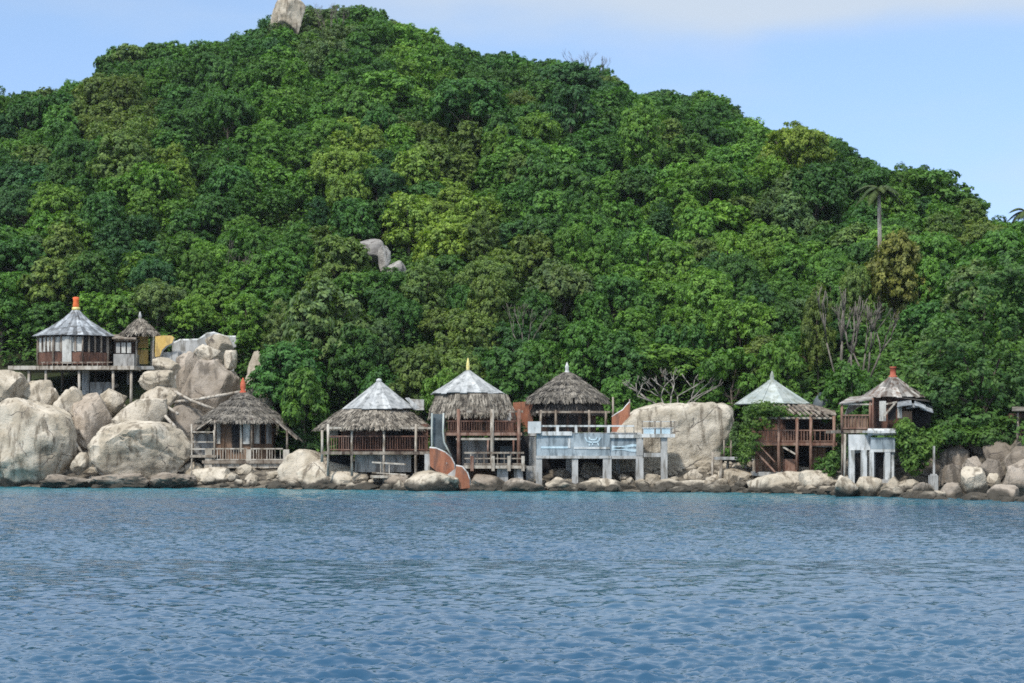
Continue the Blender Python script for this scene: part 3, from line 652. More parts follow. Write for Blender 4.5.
ROCKS = [
 # far-left headland
 ('huge smooth pale boulder at the waterline below the stilted hut', -22, 79, 397, 492, 134.5, 1, dict(sub=5, sq=2.2, cuts=4, depth=.8)),
 ('pale slab of rock lying above the huge smooth boulder', -15, 34, 370, 404, 139, 2, dict()),
 ('low pale rock beside the first stilt of the hut', 20, 62, 380, 412, 139.5, 3, dict()),
 ('upright cracked pale slab between the two biggest smooth boulders', 54, 84, 386, 440, 138, 4, dict(sq=3.2, cuts=9)),
 ('brown leaning slab wedged beside the upright cracked slab', 76, 117, 392, 456, 137.6, 5, dict(mat='brown_rock', tint=1.35, lean=-.15)),
 ('big pale boulder with a dark crack, right of the wedge stone', 89, 192, 420, 484, 132.5, 6, dict(sub=5, sq=2.3, cuts=5, cracks=2)),
 ('small square stone wedged low between two huge pale boulders', 70, 93, 452, 473, 131.6, 7, dict(sq=3.6)),
 ('grey stone under the deck of the orange-tipped hut', 98, 128, 388, 420, 140, 8, dict()),
 ('sloping pale rock on top of the cracked boulder', 116, 168, 398, 432, 136.5, 9, dict(lean=.3)),
 ('flat pale rock in a pile below the gazebo', 138, 176, 370, 391, 139, 10, dict(sq=3)),
 ('grey rock filling the slope under the curved grey wall', 170, 208, 351, 420, 146.6, 80, dict(mat='brown_rock', tint=1.1)),
 ('rounded grey rock under the flat pale rock of the pile', 140, 180, 386, 410, 138.4, 11, dict(tint=.9)),
 ('top rock of the pile beside the yellow wall', 153, 181, 357, 376, 141, 12, dict()),
 ('large brown sloping rock face behind the brown thatched hut', 172, 240, 358, 440, 141.5, 13, dict(sub=5, sq=3, depth=.6, lean=.25, tint=1.0, mat='brown_rock', cuts=8)),
 ('pale rock resting on the edge of the sloping rock face', 193, 221, 344, 363, 142, 14, dict()),
 ('long pale rock below the curved grey wall', 205, 236, 334, 362, 144, 15, dict(sq=3)),
 ('small pale rock at the end of the curved grey wall', 223, 237, 350, 368, 142, 16, dict()),
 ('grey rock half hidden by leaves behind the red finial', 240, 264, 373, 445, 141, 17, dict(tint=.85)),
 ('pale rock behind the roof of the red-tipped hut', 250, 281, 387, 455, 140, 18, dict()),
 ('dark brown rock in the gap under the fallen poles', 160, 206, 404, 450, 138.3, 19, dict(mat='brown_rock', tint=.8)),
 ('low dark wet rock before the huge smooth boulder', 38, 94, 474, 492, 130.6, 20, dict(mat='brown_rock', tint=.8, rough=2.6, cuts=14)),
 ('long dark wet rock before the cracked boulder', 88, 152, 473, 492, 129.8, 21, dict(mat='brown_rock', tint=.85, rough=2.6, cuts=14)),
 ('dark wet rock beside the stilts of the brown thatched hut', 148, 196, 472, 492, 129.6, 22, dict(mat='brown_rock', tint=.8, rough=2.6, cuts=14)),
 ('blocky pale rock under the deck of the red-tipped hut', 190, 238, 467, 494, 131, 23, dict(sq=4, cuts=8)),
 ('small pale rock beside the blocky rock under the deck', 182, 204, 462, 486, 132.4, 24, dict()),
 ('rounded rock showing above water below the red-tipped hut', 232, 262, 484, 494, 129, 25, dict(mat='brown_rock')),
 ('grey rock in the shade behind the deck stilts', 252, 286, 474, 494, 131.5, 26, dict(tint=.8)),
 ('big smooth pale boulder with a curved crack below the two-tone roof', 296, 370, 458, 494, 127.4, 27, dict(sub=5, sq=2.4, cuts=3, cracks=2)),
 ('pale split boulder leaning on the big smooth one', 278, 330, 449, 492, 129.4, 28, dict(sq=2.4, cuts=4)),
 ('low dark rock at the water beside the smooth cracked boulder', 344, 384, 482, 496, 125.2, 29, dict(mat='brown_rock')),
 ('flat long boulder before the orange curved wall', 404, 462, 470, 496, 122.2, 30, dict(sq=2.8, depth=.7, cuts=6)),
 ('small brown rock beneath the two-tone hut landing', 384, 410, 474, 496, 124.8, 31, dict(mat='brown_rock', tint=1.2)),
 ('brown rock beneath the lower deck of the white-capped hut', 468, 506, 474, 498, 122.4, 32, dict(mat='brown_rock')),
 ('low brown rock beside the pillars of the lower deck', 502, 548, 478, 498, 120.8, 33, dict(mat='brown_rock', tint=1.2)),
 ('rounded pale rock between the first two terrace columns', 545, 580, 477, 497, 121.2, 34, dict()),
 ('long pale rock before the middle of the terrace', 572, 636, 478, 498, 120.8, 35, dict(sq=2.8, depth=.5)),
 ('grey rock in the shadow under the terrace', 578, 606, 462, 492, 125, 36, dict(tint=.76)),  # this and the next rock carry the terrace's shade in their tint
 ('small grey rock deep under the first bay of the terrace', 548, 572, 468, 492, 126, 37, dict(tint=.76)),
 ('giant pale boulder rising behind the concrete terrace', 602, 735, 402, 500, 127.5, 41, dict(sub=6, sq=7, cuts=0, depth=.5, cracks=0, rough=.75, warm=-.02, shape=([-1, -.3, .2, .6, .85, 1], [-1, -1, -.97, -.78, -.55, -.25], [.62, .80, .93, .99, 1, 1]))),
 ('low wet ledge of rock at the foot of the giant boulder', 650, 722, 480, 500, 121, 39, dict(sq=2.8, depth=.45, tint=.95)),
 ('round pale rock under the timber jetty', 718, 752, 467, 494, 121.4, 40, dict()),
 ('flat pale rock before the vine-covered hut', 748, 812, 471, 500, 117.2, 41, dict(sq=2.8, depth=.6)),
 ('small rock beside the foot of the timber jetty', 704, 724, 474, 494, 122, 42, dict()),
 ('pointed pale rock near the green bush', 800, 838, 470, 500, 115.6, 43, dict()),
 ('low grey rock at the water below the green bush', 830, 862, 481, 502, 112.6, 44, dict(tint=.9)),
 ('angular pale rock before the white gatehouse', 854, 882, 476, 503, 109.4, 45, dict(sq=3)),
 ('dark-footed rock at the seaward corner post of the striped hut', 834, 860, 475, 503, 109.0, 79, dict(sq=3)),
 ('broad pale rock at the corner of the white gatehouse', 880, 908, 476, 504, 108.8, 46, dict()),
 ('white-topped small rock beside the leafy bush', 903, 918, 480, 498, 109.5, 47, dict(tint=1.3)),
 ('low brown rock at the foot of the concrete post', 912, 936, 482, 504, 107.6, 48, dict(mat='brown_rock', tint=1.3)),
 ('large grey boulder half in shade behind the concrete post', 936, 970, 444, 478, 111.5, 49, dict(mat='brown_rock', sq=3, tint=.8, lean=.2)),  # right bank: brown granite and low tints put the tree's shade into the colour
 ('tall blocky boulder standing before the shaded rocks', 959, 988, 466, 504, 106.6, 50, dict(sq=3.4, cuts=8)),
 ('small pale stone beside the tall blocky boulder', 985, 1002, 473, 494, 106.8, 51, dict(sq=3.2)),
 ('low pale rock at the water beside the blocky boulder', 936, 964, 482, 506, 106.2, 52, dict(mat='brown_rock', )),
 ('rounded pale boulder below the dark rock pile', 1000, 1034, 466, 502, 104.6, 53, dict(mat='brown_rock', )),
 ('flat rock at the waterline below the rounded pale boulder', 984, 1020, 484, 508, 102.6, 54, dict(mat='brown_rock', sq=2.8)),
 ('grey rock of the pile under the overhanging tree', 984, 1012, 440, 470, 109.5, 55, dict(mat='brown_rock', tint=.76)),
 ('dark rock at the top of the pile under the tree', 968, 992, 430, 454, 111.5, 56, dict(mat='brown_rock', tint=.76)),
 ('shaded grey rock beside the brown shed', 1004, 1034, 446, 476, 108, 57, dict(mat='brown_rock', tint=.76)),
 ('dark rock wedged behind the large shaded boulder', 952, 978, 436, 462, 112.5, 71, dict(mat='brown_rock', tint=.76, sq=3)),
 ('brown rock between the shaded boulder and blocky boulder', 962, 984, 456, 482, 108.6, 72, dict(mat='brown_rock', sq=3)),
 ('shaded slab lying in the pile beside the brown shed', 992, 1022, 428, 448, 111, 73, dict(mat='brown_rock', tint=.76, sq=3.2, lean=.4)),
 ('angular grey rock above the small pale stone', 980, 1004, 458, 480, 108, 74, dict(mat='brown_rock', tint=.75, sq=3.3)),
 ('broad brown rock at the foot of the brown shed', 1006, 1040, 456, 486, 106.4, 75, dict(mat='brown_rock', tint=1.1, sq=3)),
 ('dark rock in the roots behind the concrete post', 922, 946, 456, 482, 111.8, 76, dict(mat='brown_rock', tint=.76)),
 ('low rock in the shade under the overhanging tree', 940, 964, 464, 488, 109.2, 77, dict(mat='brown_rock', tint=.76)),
 ('brown rock at the waterline below the blocky boulder', 958, 992, 492, 507, 104.6, 78, dict(mat='brown_rock')),
 # on the hill
 ('rounded grey boulder crowning the summit', 268, 306, -1, 40, 238, 58, dict(sub=5, sq=3.0, cuts=5, depth=.8, tint=.85)),
 ('grey overhanging rock showing through the trees on the slope', 356, 386, 238, 264, 163, 59, dict(mat='grey_rock', tint=.85)),
 ('narrow pale rock beside the overhanging rock on the slope', 378, 391, 246, 270, 162, 60, dict(mat='grey_rock', tint=1.3)),
 ('pointed grey rock in the trees below the overhanging rock', 387, 407, 260, 286, 159.5, 61, dict(mat='grey_rock', tint=1.2)),
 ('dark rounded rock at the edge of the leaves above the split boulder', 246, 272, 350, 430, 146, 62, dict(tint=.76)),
]
for lab, a, b, c, d, Y, seed, kw in ROCKS:
    if 'right of' in lab: lab = 'big pale boulder with a dark crack next to the wedged square stone'
    rock(lab, a, b, c, d, Y, seed, **kw)
def rubble():
    b = MB(); r = random.Random(9)
    ico = bmesh.new(); bmesh.ops.create_icosphere(ico, subdivisions=2, radius=1); iv = [v.co.copy() for v in ico.verts]; fi = [tuple(v.index for v in f.verts) for f in ico.faces]; ico.free()
    for i in range(620):
        px = r.uniform(-60, 1090); d = abs(r.gauss(2.4, 2.4))+.3; 
        if px < 270 and r.random() < .5: d = r.uniform(0, 17)
        if px > 930 and r.random() < .6: continue
        Y = sY(px, d); X = (px-512)*Y/F; s = r.uniform(.14, .5); z = terr(X, Y)+s*.3; off = Vector((r.random()*50, 0, 0)); st = Vector((r.uniform(.8, 1.5), r.uniform(.7, 1.2), r.uniform(.5, .9)))
        b.add([Vector((X, Y, z))+Vector((v.x*st.x, v.y*st.y, v.z*st.z))*s*(1+.45*noise.noise(v*1.3+off)) for v in iv], fi)
    o = b.build('rubble', M['rock'], None, False, (.85, .85, .85)); tag(o, 'loose small stones and rubble filling gaps along the shore', 'rubble', kind='stuff')
rubble()

# ------------------------------------------------------------------ buildings
PI = math.pi
# --- hut A: stilted hut with the orange tip, far along the rocks
def hut_a():
    Y = 146.0; k = Y/F; c = pt(76, 366, Y); cx, cy = c.x, c.y; root = thing('stilted_hut', 'octagonal hut with orange-tipped grey roof on a stilted deck above boulders', 'hut', pt(76, 400, Y))
    zE, zA = pt(76, 337, Y).z, pt(76, 309, Y).z; rE = 41.5*k; rW = 37*k; zf = pt(76, 365.5, Y).z; zs = pt(76, 353.5, Y).z; zt = pt(76, 337, Y).z
    H = zA-zE; roof = sheet_roof(cx, cy, [(rE, zE), (rE*.66, zE+H*.28), (rE*.36, zE+H*.56), (rE*.14, zE+H*.84), (rE*.05, zA)], 8, 6, th=.04).build('roof', M['grey_sheet'], root)
    z0 = zA-.1; finial(roof, cx, cy, [(.3, z0), (.3, z0+.2), (.2, z0+.25)], M['yellow_paint'], name='collar'); finial(roof, cx, cy, [(.22, z0+.2), (.25, z0+.35), (.2, z0+.7), (.26, z0+.95), (.12, z0+1.0)], M['red_pot'])
    ngon_wall(cx, cy, rW, zf, zs, 8, th=.12).build('wall', M['red_wood'], root)
    ngon_wall(cx, cy, rW-.25, zs, zt, 8, th=.05).build('inner_wall', M['dark_wood'], root)
    for f in (6, 7, 0, 1, 2):
        for i in range(4):
            pale = f in (7, 0) or (f == 6 and i > 0); w = facebox(MB(), cx, cy, rW, f, i*.25+.035, i*.25+.215, zs+.06, zt-.12, -.08, .05).build('window', M['panel' if pale and random.random() < .75 else 'corrugated' if f in (6, 7) else 'void'], root)
            fr = MB()
            for u in (i*.25+.015, i*.25+.235): facebox(fr, cx, cy, rW, f, u-.015, u+.015, zs, zt, -.09, .13)
            fr.build('frame', M['old_wood'], w)
    facebox(MB(), cx, cy, rW, 0, .30, .62, zf+.05, zt-.1, .03, .06).build('door', M['panel'], root)
    for i in range(8):
        p = facept(cx, cy, rW+.06, i, 0, zf, 0); post(root, p, p+Vector((0, 0, zE-zf+.05)), .13, M['old_wood'])
    MB().pbox(8, 134, 365.8, 369.6, Y-3.1, Y+3).build('deck', M['pale_wood'], root)
    b = MB(); b.pbox(40, 112, 361.8, 362.8, Y-3.0, Y-2.93); [b.pbox(x, x+.7, 362.8, 365.8, Y-3.0, Y-2.95) for x in range(42, 112, 5)]; b.build('railing', M['old_wood'], root)
    for x, y in ((29, 390), (46, 396), (79, 400), (113, 402), (131, 400)): post(root, pt(x, y+8, Y-2.8), pt(x, 369, Y-2.8), .22, M['pale_wood'], 'stilt')
    for x in (30, 62, 96, 128): post(root, pt(x, 404, Y+1), pt(x, 369, Y+1), .22, M['old_wood'], 'stilt')
    MB().pbox(90, 112, 382, 404, Y-1.6, Y-1.4).build('lower_wall', M['corrugated'], root)
    MB().pbox(82, 89, 370, 404, Y-1.2, Y-.9).build('lower_wall', M['concrete'], root)
    # windowed link to the gazebo
    MB().pbox(113.5, 134, 354, 367, Y-1.3, Y+1.5).build('link_wall', M['corrugated'], root)
    MB().pbox(113.5, 134, 338.5, 341, Y-1.3, Y+1.5).build('link_beam', M['old_wood'], root)
    MB().pbox(114, 134, 341, 354, Y-.6, Y+1.2).build('link_inner_wall', M['dark_wood'], root)
    for x in (116, 121.5, 127): w = MB().pbox(x, x+4, 342.5, 353, Y-1.2, Y-1.15).build('window', M['panel'] if x > 118 else M['corrugated'], root)
    MB().slab(pt(112, 339, Y-1.6), pt(136, 339.5, Y-1.6), pt(135, 336, Y+1.2), pt(112, 335.5, Y+1.2), .08).build('link_roof', M['old_wood'], root)
hut_a()
def gazebo():
    Y = 146.5; k = Y/F; c = pt(140, 333, Y); cx, cy = c.x, c.y; root = thing('gazebo', 'small open gazebo with pointed thatched roof beside the orange-tipped hut', 'gazebo', pt(140, 367, Y))
    zE, zA = pt(140, 334, Y).z, pt(140, 319, Y).z; rf = thatch_roof(cx, cy, .12, zA, 18.5*k, zE, 6, 800, .5, .06, hang=.3).build('roof', M['thatch'], root)
    finial(rf, cx, cy, [(.14, zA-.1), (.1, zA+.1), (.14, zA+.2), (.03, zA+.55)], M['concrete'])
    for x, dy in ((127, -.6), (153.5, -.6), (130, 1.0), (151, 1.0), (136, -.9)): post(root, pt(x, 368, Y+dy), pt(x, 334, Y+dy), .15, M['pale_wood'])
    MB().pbox(137, 148, 336, 348, Y+.5, Y+.65).build('wall', M['yellow'], root); MB().pbox(137, 148, 349.5, 364, Y+.3, Y+.45).build('wall', M['yellow'], root)
    MB().pbox(124, 156, 366, 369.5, Y-1.1, Y+1.4).build('floor', M['concrete'], root)
    for x in (128, 152): post(root, pt(x, 406, Y), pt(x, 369, Y), .2, M['concrete'], 'stilt')
gazebo()
def ptube(pts_, r, n=7): return MB().tube([pt(*p) for p in pts_], r, n)
def wall_yellow():
    root = thing('garden_wall', 'short yellow plaster wall with a wavy top beside the gazebo', 'wall', pt(164, 360, 145.8))
    MB().prism([(155, 336.5), (163, 335.5), (171, 335.5), (174, 338), (172, 343), (166, 346), (162, 350), (160, 356), (155, 357)], 145.8, 146.2).build('wall', M['yellow'], root)
    ptube([(174, 338, 145.95), (172.4, 343.3, 145.95), (166, 346.6, 145.95), (162.4, 350.5, 145.95), (160, 356, 145.95)], .09).build('edge', M['white_paint'], root)
    MB().pbox(152, 178, 352, 404, 146.3, 146.9).build('footing', M['concrete'], root)
wall_yellow()
def wall_grey():
    root = thing('retaining_wall', 'curved grey concrete wall stepping up above the boulders', 'wall', pt(205, 352, 147))
    MB().prism([(172, 344), (180, 340.5), (198, 340), (203, 337), (207, 334), (214, 333), (221, 335.5), (226, 337), (236, 337), (236, 347), (205, 352), (172, 362)], 147, 147.5).build('wall', M['concrete'], root)
    MB().pbox(203, 234, 346, 410, 147.05, 147.45).build('pier', M['concrete'], root)
    ptube([(172, 344, 147.2), (180, 340.4, 147.2), (198, 340, 147.2), (203, 337, 147.2), (207, 334, 147.2), (214, 333, 147.2), (221, 335.4, 147.2), (226, 337, 147.2), (236, 337, 147.2)], .1).build('coping', M['white_paint'], root)
wall_grey()
for i, (lab, pp, rr) in enumerate([('long bleached pole lying across the sloping rock face', [(158, 404, 138), (200, 399, 137.4), (246, 391, 137)], .11), ('bleached pole slanting down from the rock pile', [(172, 390, 138), (190, 400, 137.2), (214, 409, 136.4)], .10),
                      ('short grey pole propped below the rock pile', [(158, 408, 137), (176, 428, 135)], .12), ('second short pole propped against the big cracked boulder', [(163, 404, 137), (178, 414, 135.6)], .10), ('thin bleached pole leaning in the cleft between boulders', [(56, 414, 135.5), (70, 434, 134.4), (84, 456, 133.4)], .09)]):
    o = ptube(pp, rr).build('driftwood_pole', M['pale_wood'], None, True); tag(o, lab, 'pole', 'bleached poles on the rocks')

# --- hut B
def hut_b():
    Y = 135.0; k = Y/F; c = pt(243, 460, Y); cx, cy = c.x, c.y; Yf = 132.2
    root = thing('thatched_hut', 'brown thatched hut with a red finial on a railed deck', 'hut', pt(243, 486, Y))
    zA, zE = pt(243, 393, Y).z, pt(243, 419, Y).z
    rf = thatch_roof(cx, cy, .2, zA, 48*k, zE-.25, 8, 3400, .6, .055, hang=.2, th=.08).build('roof', M['grey_thatch'], root)
    finial(rf, cx, cy, [(.28, zA-.25), (.22, zA+.1), (.14, zA+.2), (.2, zA+.42), (.17, zA+.7), (.08, zA+.95), (.03, zA+1.05)], M['coral'])
    zl, zr = pt(0, 433, Yf).z, pt(0, 438, Yf).z
    for s, (xa, ya, xb, yb) in enumerate(((212, 418, 191, 432), (273, 417, 297, 438))):
        b = MB(); A, B = pt(xa, ya, Yf+.4), pt(xb, yb, Yf+.2); A2, B2 = A+Vector((0, 4.6, 0)), B+Vector((0, 4.6, 0))
        b.slab(A, A2, B2, B, -.06) if s else b.slab(A, B, B2, A2, -.06)
        for i in range(420):
            u, v = random.random(), random.random()**.8; p = A.lerp(B, v).lerp(A2.lerp(B2, v), u)+Vector((0, 0, .05)); d = (B-A).normalized(); w = Vector((0, .035, 0)); e = p+d*random.uniform(.25, .6)+Vector((0, random.uniform(-.1, .1), random.uniform(-.06, .03))); b.slab(p-w, p+w, e+w*.5, e-w*.5, .012)
        b.build('lean_to', M['grey_thatch'], root)
        ptube([(xa, ya+1.5, Yf+.3), (xb, yb+1.5, Yf+.1)], .06).build('rafter', M['old_wood'], root)
    zf = pt(243, 460, Yf).z; zw = zE+.15
    ngon_wall(cx, cy, 34*k, zf, zw, 8, th=.1).build('wall', M['brown_ply'], root)
    g = lambda x0, x1, y0, y1, nm, mt, d=0: MB().pbox(x0, x1, y0, y1, cy-34*k*math.cos(PI/8)-.1-d, cy-34*k*math.cos(PI/8)-.02-d).build(nm, M[mt], root)
    g(232, 239, 421, 452, 'doorway', 'void'); g(243, 250, 420, 444, 'door', 'panel', .03); g(250.5, 252.5, 419, 452, 'frame', 'pale_wood', .03); g(240, 242, 419, 452, 'frame', 'pale_wood', .03)
    for f, u0, u1, m_ in ((1, .1, .34, 'panel'), (1, .42, .6, 'void'), (1, .68, .92, 'corrugated'), (7, .1, .4, 'void'), (7, .5, .7, 'panel')): facebox(MB(), cx, cy, 34*k, f, u0, u1, zf+1.1, zw-.5, .01, .05).build('window', M[m_], root)
    MB().pbox(202, 293, 460.5, 463.5, Yf-.5, Y+3).build('deck', M['old_wood'], root); MB().pbox(204, 291, 463.5, 468, Yf-.35, Yf-.2).build('fascia', M['pale_wood'], root)
    railing(root, pt(212, 461, Yf-.35), pt(247, 461, Yf-.35), .83, 13, M['pale_wood']); railing(root, pt(251, 461, Yf-.35), pt(283, 461, Yf-.35), .83, 12, M['pale_wood'])
    for x0, x1 in ((205, 212), (246, 251), (283, 289)): MB().pbox(x0, x1, 449.5, 468, Yf-.42, Yf-.05).build('newel', M['pale_wood'], root)
    pposts(root, [(215, 420, 449), (287, 430, 449), (252, 418, 449)], Yf-.1, .14, M['old_wood'])
    pposts(root, [(254, 467, 490), (209, 467, 490), (288, 467, 490)], Yf-.1, .2, M['pale_wood'], 'stilt')
    pposts(root, [(191.5, 424, 489), (214, 430, 461)], Yf-.4, .11, M['pale_wood'], 'walkway_post'); pposts(root, [(193, 430, 470)], Yf+2.5, .12, M['old_wood'], 'walkway_post')
    b = MB()
    for y in (432, 442, 449): b.bar(pt(191, y, Yf-.4), pt(214, y, Yf-.4), .07)
    b.bar(pt(192, 433, Yf-.4), pt(193, 433, Yf+2.5), .06); b.build('walkway_railing', M['pale_wood'], root)
    MB().pbox(190, 216, 455, 457.5, Yf-.5, Yf+2.6).build('walkway', M['old_wood'], root)
    MB().pbox(194, 213, 434, 455, Yf+1.4, Yf+1.5).build('walkway_screen', M['corrugated'], root)
hut_b()

# --- hut C: white cone over a thatched skirt
def hut_c():
    Y = 129.0; k = Y/F; Yf = 125.6; c = pt(379, 450, Y); cx, cy = c.x, c.y
    root = thing('beach_hut', 'wide hut with white cone roof over a ragged brown thatch skirt', 'hut', pt(376, 488, Y))
    zA, zM, zE = pt(0, 382, Y).z, pt(0, 409.5, Y).z, pt(0, 427, Y).z
    rf = sheet_roof(cx, cy, [(37*k, zM), (18*k, zM+(zA-zM)*.53), (1.2*k, zA)], 8, 4, th=.05, jit=.05).build('roof', M['white_sheet'], root)
    finial(rf, cx, cy, [(.12, zA-.05), (.2, zA+.06), (.16, zA+.18), (.04, zA+.25)], M['white_paint'])
    MB().slab(pt(405, 398, Y-1.2), pt(409, 397.5, Y-1.2), pt(420, 408, Y-1.5), pt(415, 409.5, Y-1.5), .05).build('loose_sheet', M['white_sheet'], rf)
    MB().slab(pt(408, 399, Y+.6), pt(424, 399.5, Y+.6), pt(424, 410, Y+.2), pt(412, 410, Y+.2), .05).build('back_screen', M['corrugated'], root)
    thatch_roof(pt(375, 0, Y).x, cy, 34*k, zM-.03, 58*k, zE, 8, 4200, .8, .06, hang=.3, th=.08).build('thatch_skirt', M['thatch'], root)
    b = MB(); b.pbox(338, 428, 424, 452, Y-1.9, Y-1.75); b.pbox(338, 341, 424, 452, Y-1.9, Y+2); b.build('wall', M['red_wood'], root)
    MB().pbox(355, 383, 429, 437, Yf+.5, Yf+.56).build('shutter', M['red_wood'], root); MB().pbox(388, 414, 428, 436, Y-1.96, Y-1.91).build('opening', M['void'], root); MB().pbox(330, 348, 428, 438, Y-1.6, Y-1.5).build('side_panel', M['pale_wood'], root)
    MB().pbox(321, 433, 451.5, 454.5, Yf-.15, Y+2.5).build('deck', M['old_wood'], root); MB().pbox(325, 431, 427, 429, Yf-.05, Yf+.1).build('eave_beam', M['pale_wood'], root)
    xs = [328, 352, 384, 416, 431]
    for a, b_ in zip(xs[:-1], xs[1:]): railing(root, pt(a+1, 451.5, Yf), pt(b_-1, 451.5, Yf), .98, int((b_-a)/2.6), M['red_wood' if a != 328 else 'red_post'], .06)
    pposts(root, [(328, 424, 476), (352, 424, 476), (384, 424, 488), (416, 424, 490), (322, 430, 462)], Yf-.05, .17, M['pale_wood']); pposts(root, [(431, 428, 488)], Yf+2.5, .15, M['old_wood'])
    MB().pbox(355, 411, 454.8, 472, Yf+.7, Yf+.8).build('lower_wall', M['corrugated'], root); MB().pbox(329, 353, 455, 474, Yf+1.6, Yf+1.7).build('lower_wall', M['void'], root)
    MB().pbox(412, 432, 455, 486, Yf+2.6, Yf+2.7).build('lower_wall', M['void'], root)  # the void lower walls are dark sheets painting the shade under the deck
    railing(root, pt(372, 474, Yf-.7), pt(406, 476, Yf-.7), .75, 4, M['pale_wood'], .08, 'landing_railing'); MB().pbox(370, 408, 475.5, 478, Yf-.9, Yf+.8).build('landing', M['pale_wood'], root)
    pposts(root, [(386, 477, 492), (402, 477, 492)], Yf-.5, .2, M['old_wood'], 'stilt')
hut_c()

# --- hut D: tall, white capped
def hut_d():
    Y = 126.5; k = Y/F; Yf = 123.2; c = pt(468, 430, Y); cx, cy = c.x, c.y
    root = thing('tall_hut', 'tall two-storey hut with white cap roof, yellow finial and red posts', 'hut', pt(480, 488, Y))
    zA, zM, zE = pt(0, 371, Y).z, pt(0, 394, Y).z, pt(0, 412, Y).z
    rf = sheet_roof(cx, cy, [(37.5*k, zM), (20*k, zM+(zA-zM)*.45), (1.2*k, zA)], 8, 4, th=.05, jit=.05).build('roof', M['white_sheet'], root)
    finial(rf, cx, cy, [(.16, zA-.05), (.1, zA+.15), (.13, zA+.3), (.09, zA+.55), (.02, zA+.85)], M['yellow_paint'])
    thatch_roof(pt(472, 0, Y).x, cy, 37*k, zM-.04, 43*k, zE, 8, 3600, .7, .06, hang=.3, th=.08).build('thatch_skirt', M['thatch'], root)
    MB().pbox(449, 514, 410, 433, Y-1.4, Y-1.25).build('upper_wall', M['red_wood'], root); MB().pbox(474, 488, 414, 431, Y-1.55, Y-1.45).build('shutter', M['brown_ply'], root); MB().pbox(456, 464, 413, 421, Y-1.5, Y-1.42).build('opening', M['void'], root); MB().pbox(498, 511, 413, 421, Y-1.5, Y-1.42).build('opening', M['corrugated'], root)
    MB().pbox(444, 522, 432.5, 435.5, Yf-.1, Y+2.5).build('upper_deck', M['red_post'], root); MB().pbox(456, 521, 438, 440, Yf-.02, Yf+.1).build('beam', M['pale_wood'], root)
    MB().pbox(456, 523, 410.5, 412.5, Yf-.08, Yf+.08).build('eave_beam', M['old_wood'], root)
    for a, b_ in ((446, 458), (459, 491.5), (493, 518.5)): railing(root, pt(a, 432.5, Yf), pt(b_, 432.5, Yf), .72, int((b_-a)/2.4), M['red_wood'], .06)
    for x, y1, m_, w in ((458.5, 468, 'red_post', .22), (492, 468, 'pale_wood', .24), (519, 468, 'red_post', .22), (488, 456, 'red_post', .12), (513.5, 456, 'red_post', .12)): post(root, pt(x, y1, Yf-.1), pt(x, 409, Yf-.1) if w > .2 else pt(x, 440, Yf-.1), w, M[m_])
    MB().pbox(462, 488, 440, 466, Y-1.6, Y-1.5).build('lower_wall', M['corrugated'], root); MB().pbox(446, 462, 436, 470, Y-1.2, Y-1.1).build('lower_wall', M['void'], root); MB().pbox(488, 530, 436, 470, Y-1.0, Y-.9).build('lower_wall', M['void'], root); MB().pbox(500, 512, 446, 466, Y-1.5, Y-1.4).build('door', M['tarp'], root)  # void sheets paint in the dark between the two decks
    MB().pbox(463, 526, 465.5, 468.5, Yf-.7, Y+1).build('lower_deck', M['pale_wood'], root)
    railing(root, pt(464, 465.5, Yf-.6), pt(524, 465.5, Yf-.6), .8, 9, M['old_wood'], .09, mid=True)
    for x in (472, 493, 509, 523): MB().pbox(x-1.6, x+1.6, 456, 471, Yf-.8, Yf-.62).build('newel', M['pale_wood' if x > 480 else 'red_post'], root)
    for x0, x1 in ((497, 508), (514, 523)): MB().pbox(x0, x1, 468.5, 494, Yf-.3, Yf+.6).build('pillar', M['concrete'], root)
    MB().pbox(463, 530, 469, 494, Yf+1.6, Yf+1.8).build('foundation', M['brown_ply'], root); MB().pbox(526, 538, 466, 494, Yf+.3, Yf+1.4).build('foundation', M['concrete'], root)
hut_d()
def chute():
    root = thing('water_chute', 'blue-grey chute with two white curved rails beside the tall hut', 'chute', pt(440, 455, 122.8))
    Yc = 122.9
    l = [(432, 413), (431.8, 432), (432, 446), (430, 450)]; r = [(443.5, 413), (443, 432), (444, 442), (448, 450), (451, 456)]
    ptube([(x, y, Yc) for x, y in l], .06).build('rail', M['pale_sheet'], root, True); ptube([(x, y, Yc) for x, y in r], .06).build('rail', M['pale_sheet'], root, True)
    MB().prism([(433, 414), (443, 414), (442.6, 432), (444, 442), (447, 450), (434, 449), (433, 440)], Yc+.25, Yc+.4).build('bed', M['tarp'], root)
chute()
def orange_curve():
    root = thing('plaster_wall', 'swooping orange plaster wall with white edge at the foot of the chute', 'wall', pt(448, 490, 122.4))
    e1 = [(429.5, 448), (436, 448.6), (445, 452.5), (451, 458), (454, 464), (454.5, 470)]
    MB().prism(e1+[(449, 476), (440, 474), (430, 466)], 122.4, 122.9).build('wall', M['orange'], root); ptube([(x, y, 122.55) for x, y in e1], .08).build('coping', M['white_paint'], root, True)
    e2 = [(456, 466), (462, 467), (467, 473), (469.5, 480), (469.8, 488)]
    MB().prism(e2+[(460, 489), (455, 476)], 121.7, 122.2).build('wall', M['orange'], root); ptube([(x, y, 121.85) for x, y in e2], .08).build('coping', M['white_paint'], root, True)
    MB().pbox(424.5, 430, 454, 478, 122.6, 123.4).build('pier', M['concrete'], root)
    MB().prism([(448, 474), (456, 468), (460, 478), (457, 488), (446, 486)], 122.0, 122.5).build('footing', M['concrete'], root)
    MB().bar(pt(446.5, 463, 122.37), pt(446.9, 463, 122.37), .12).build('lamp', M['white_paint'], root)
orange_curve()

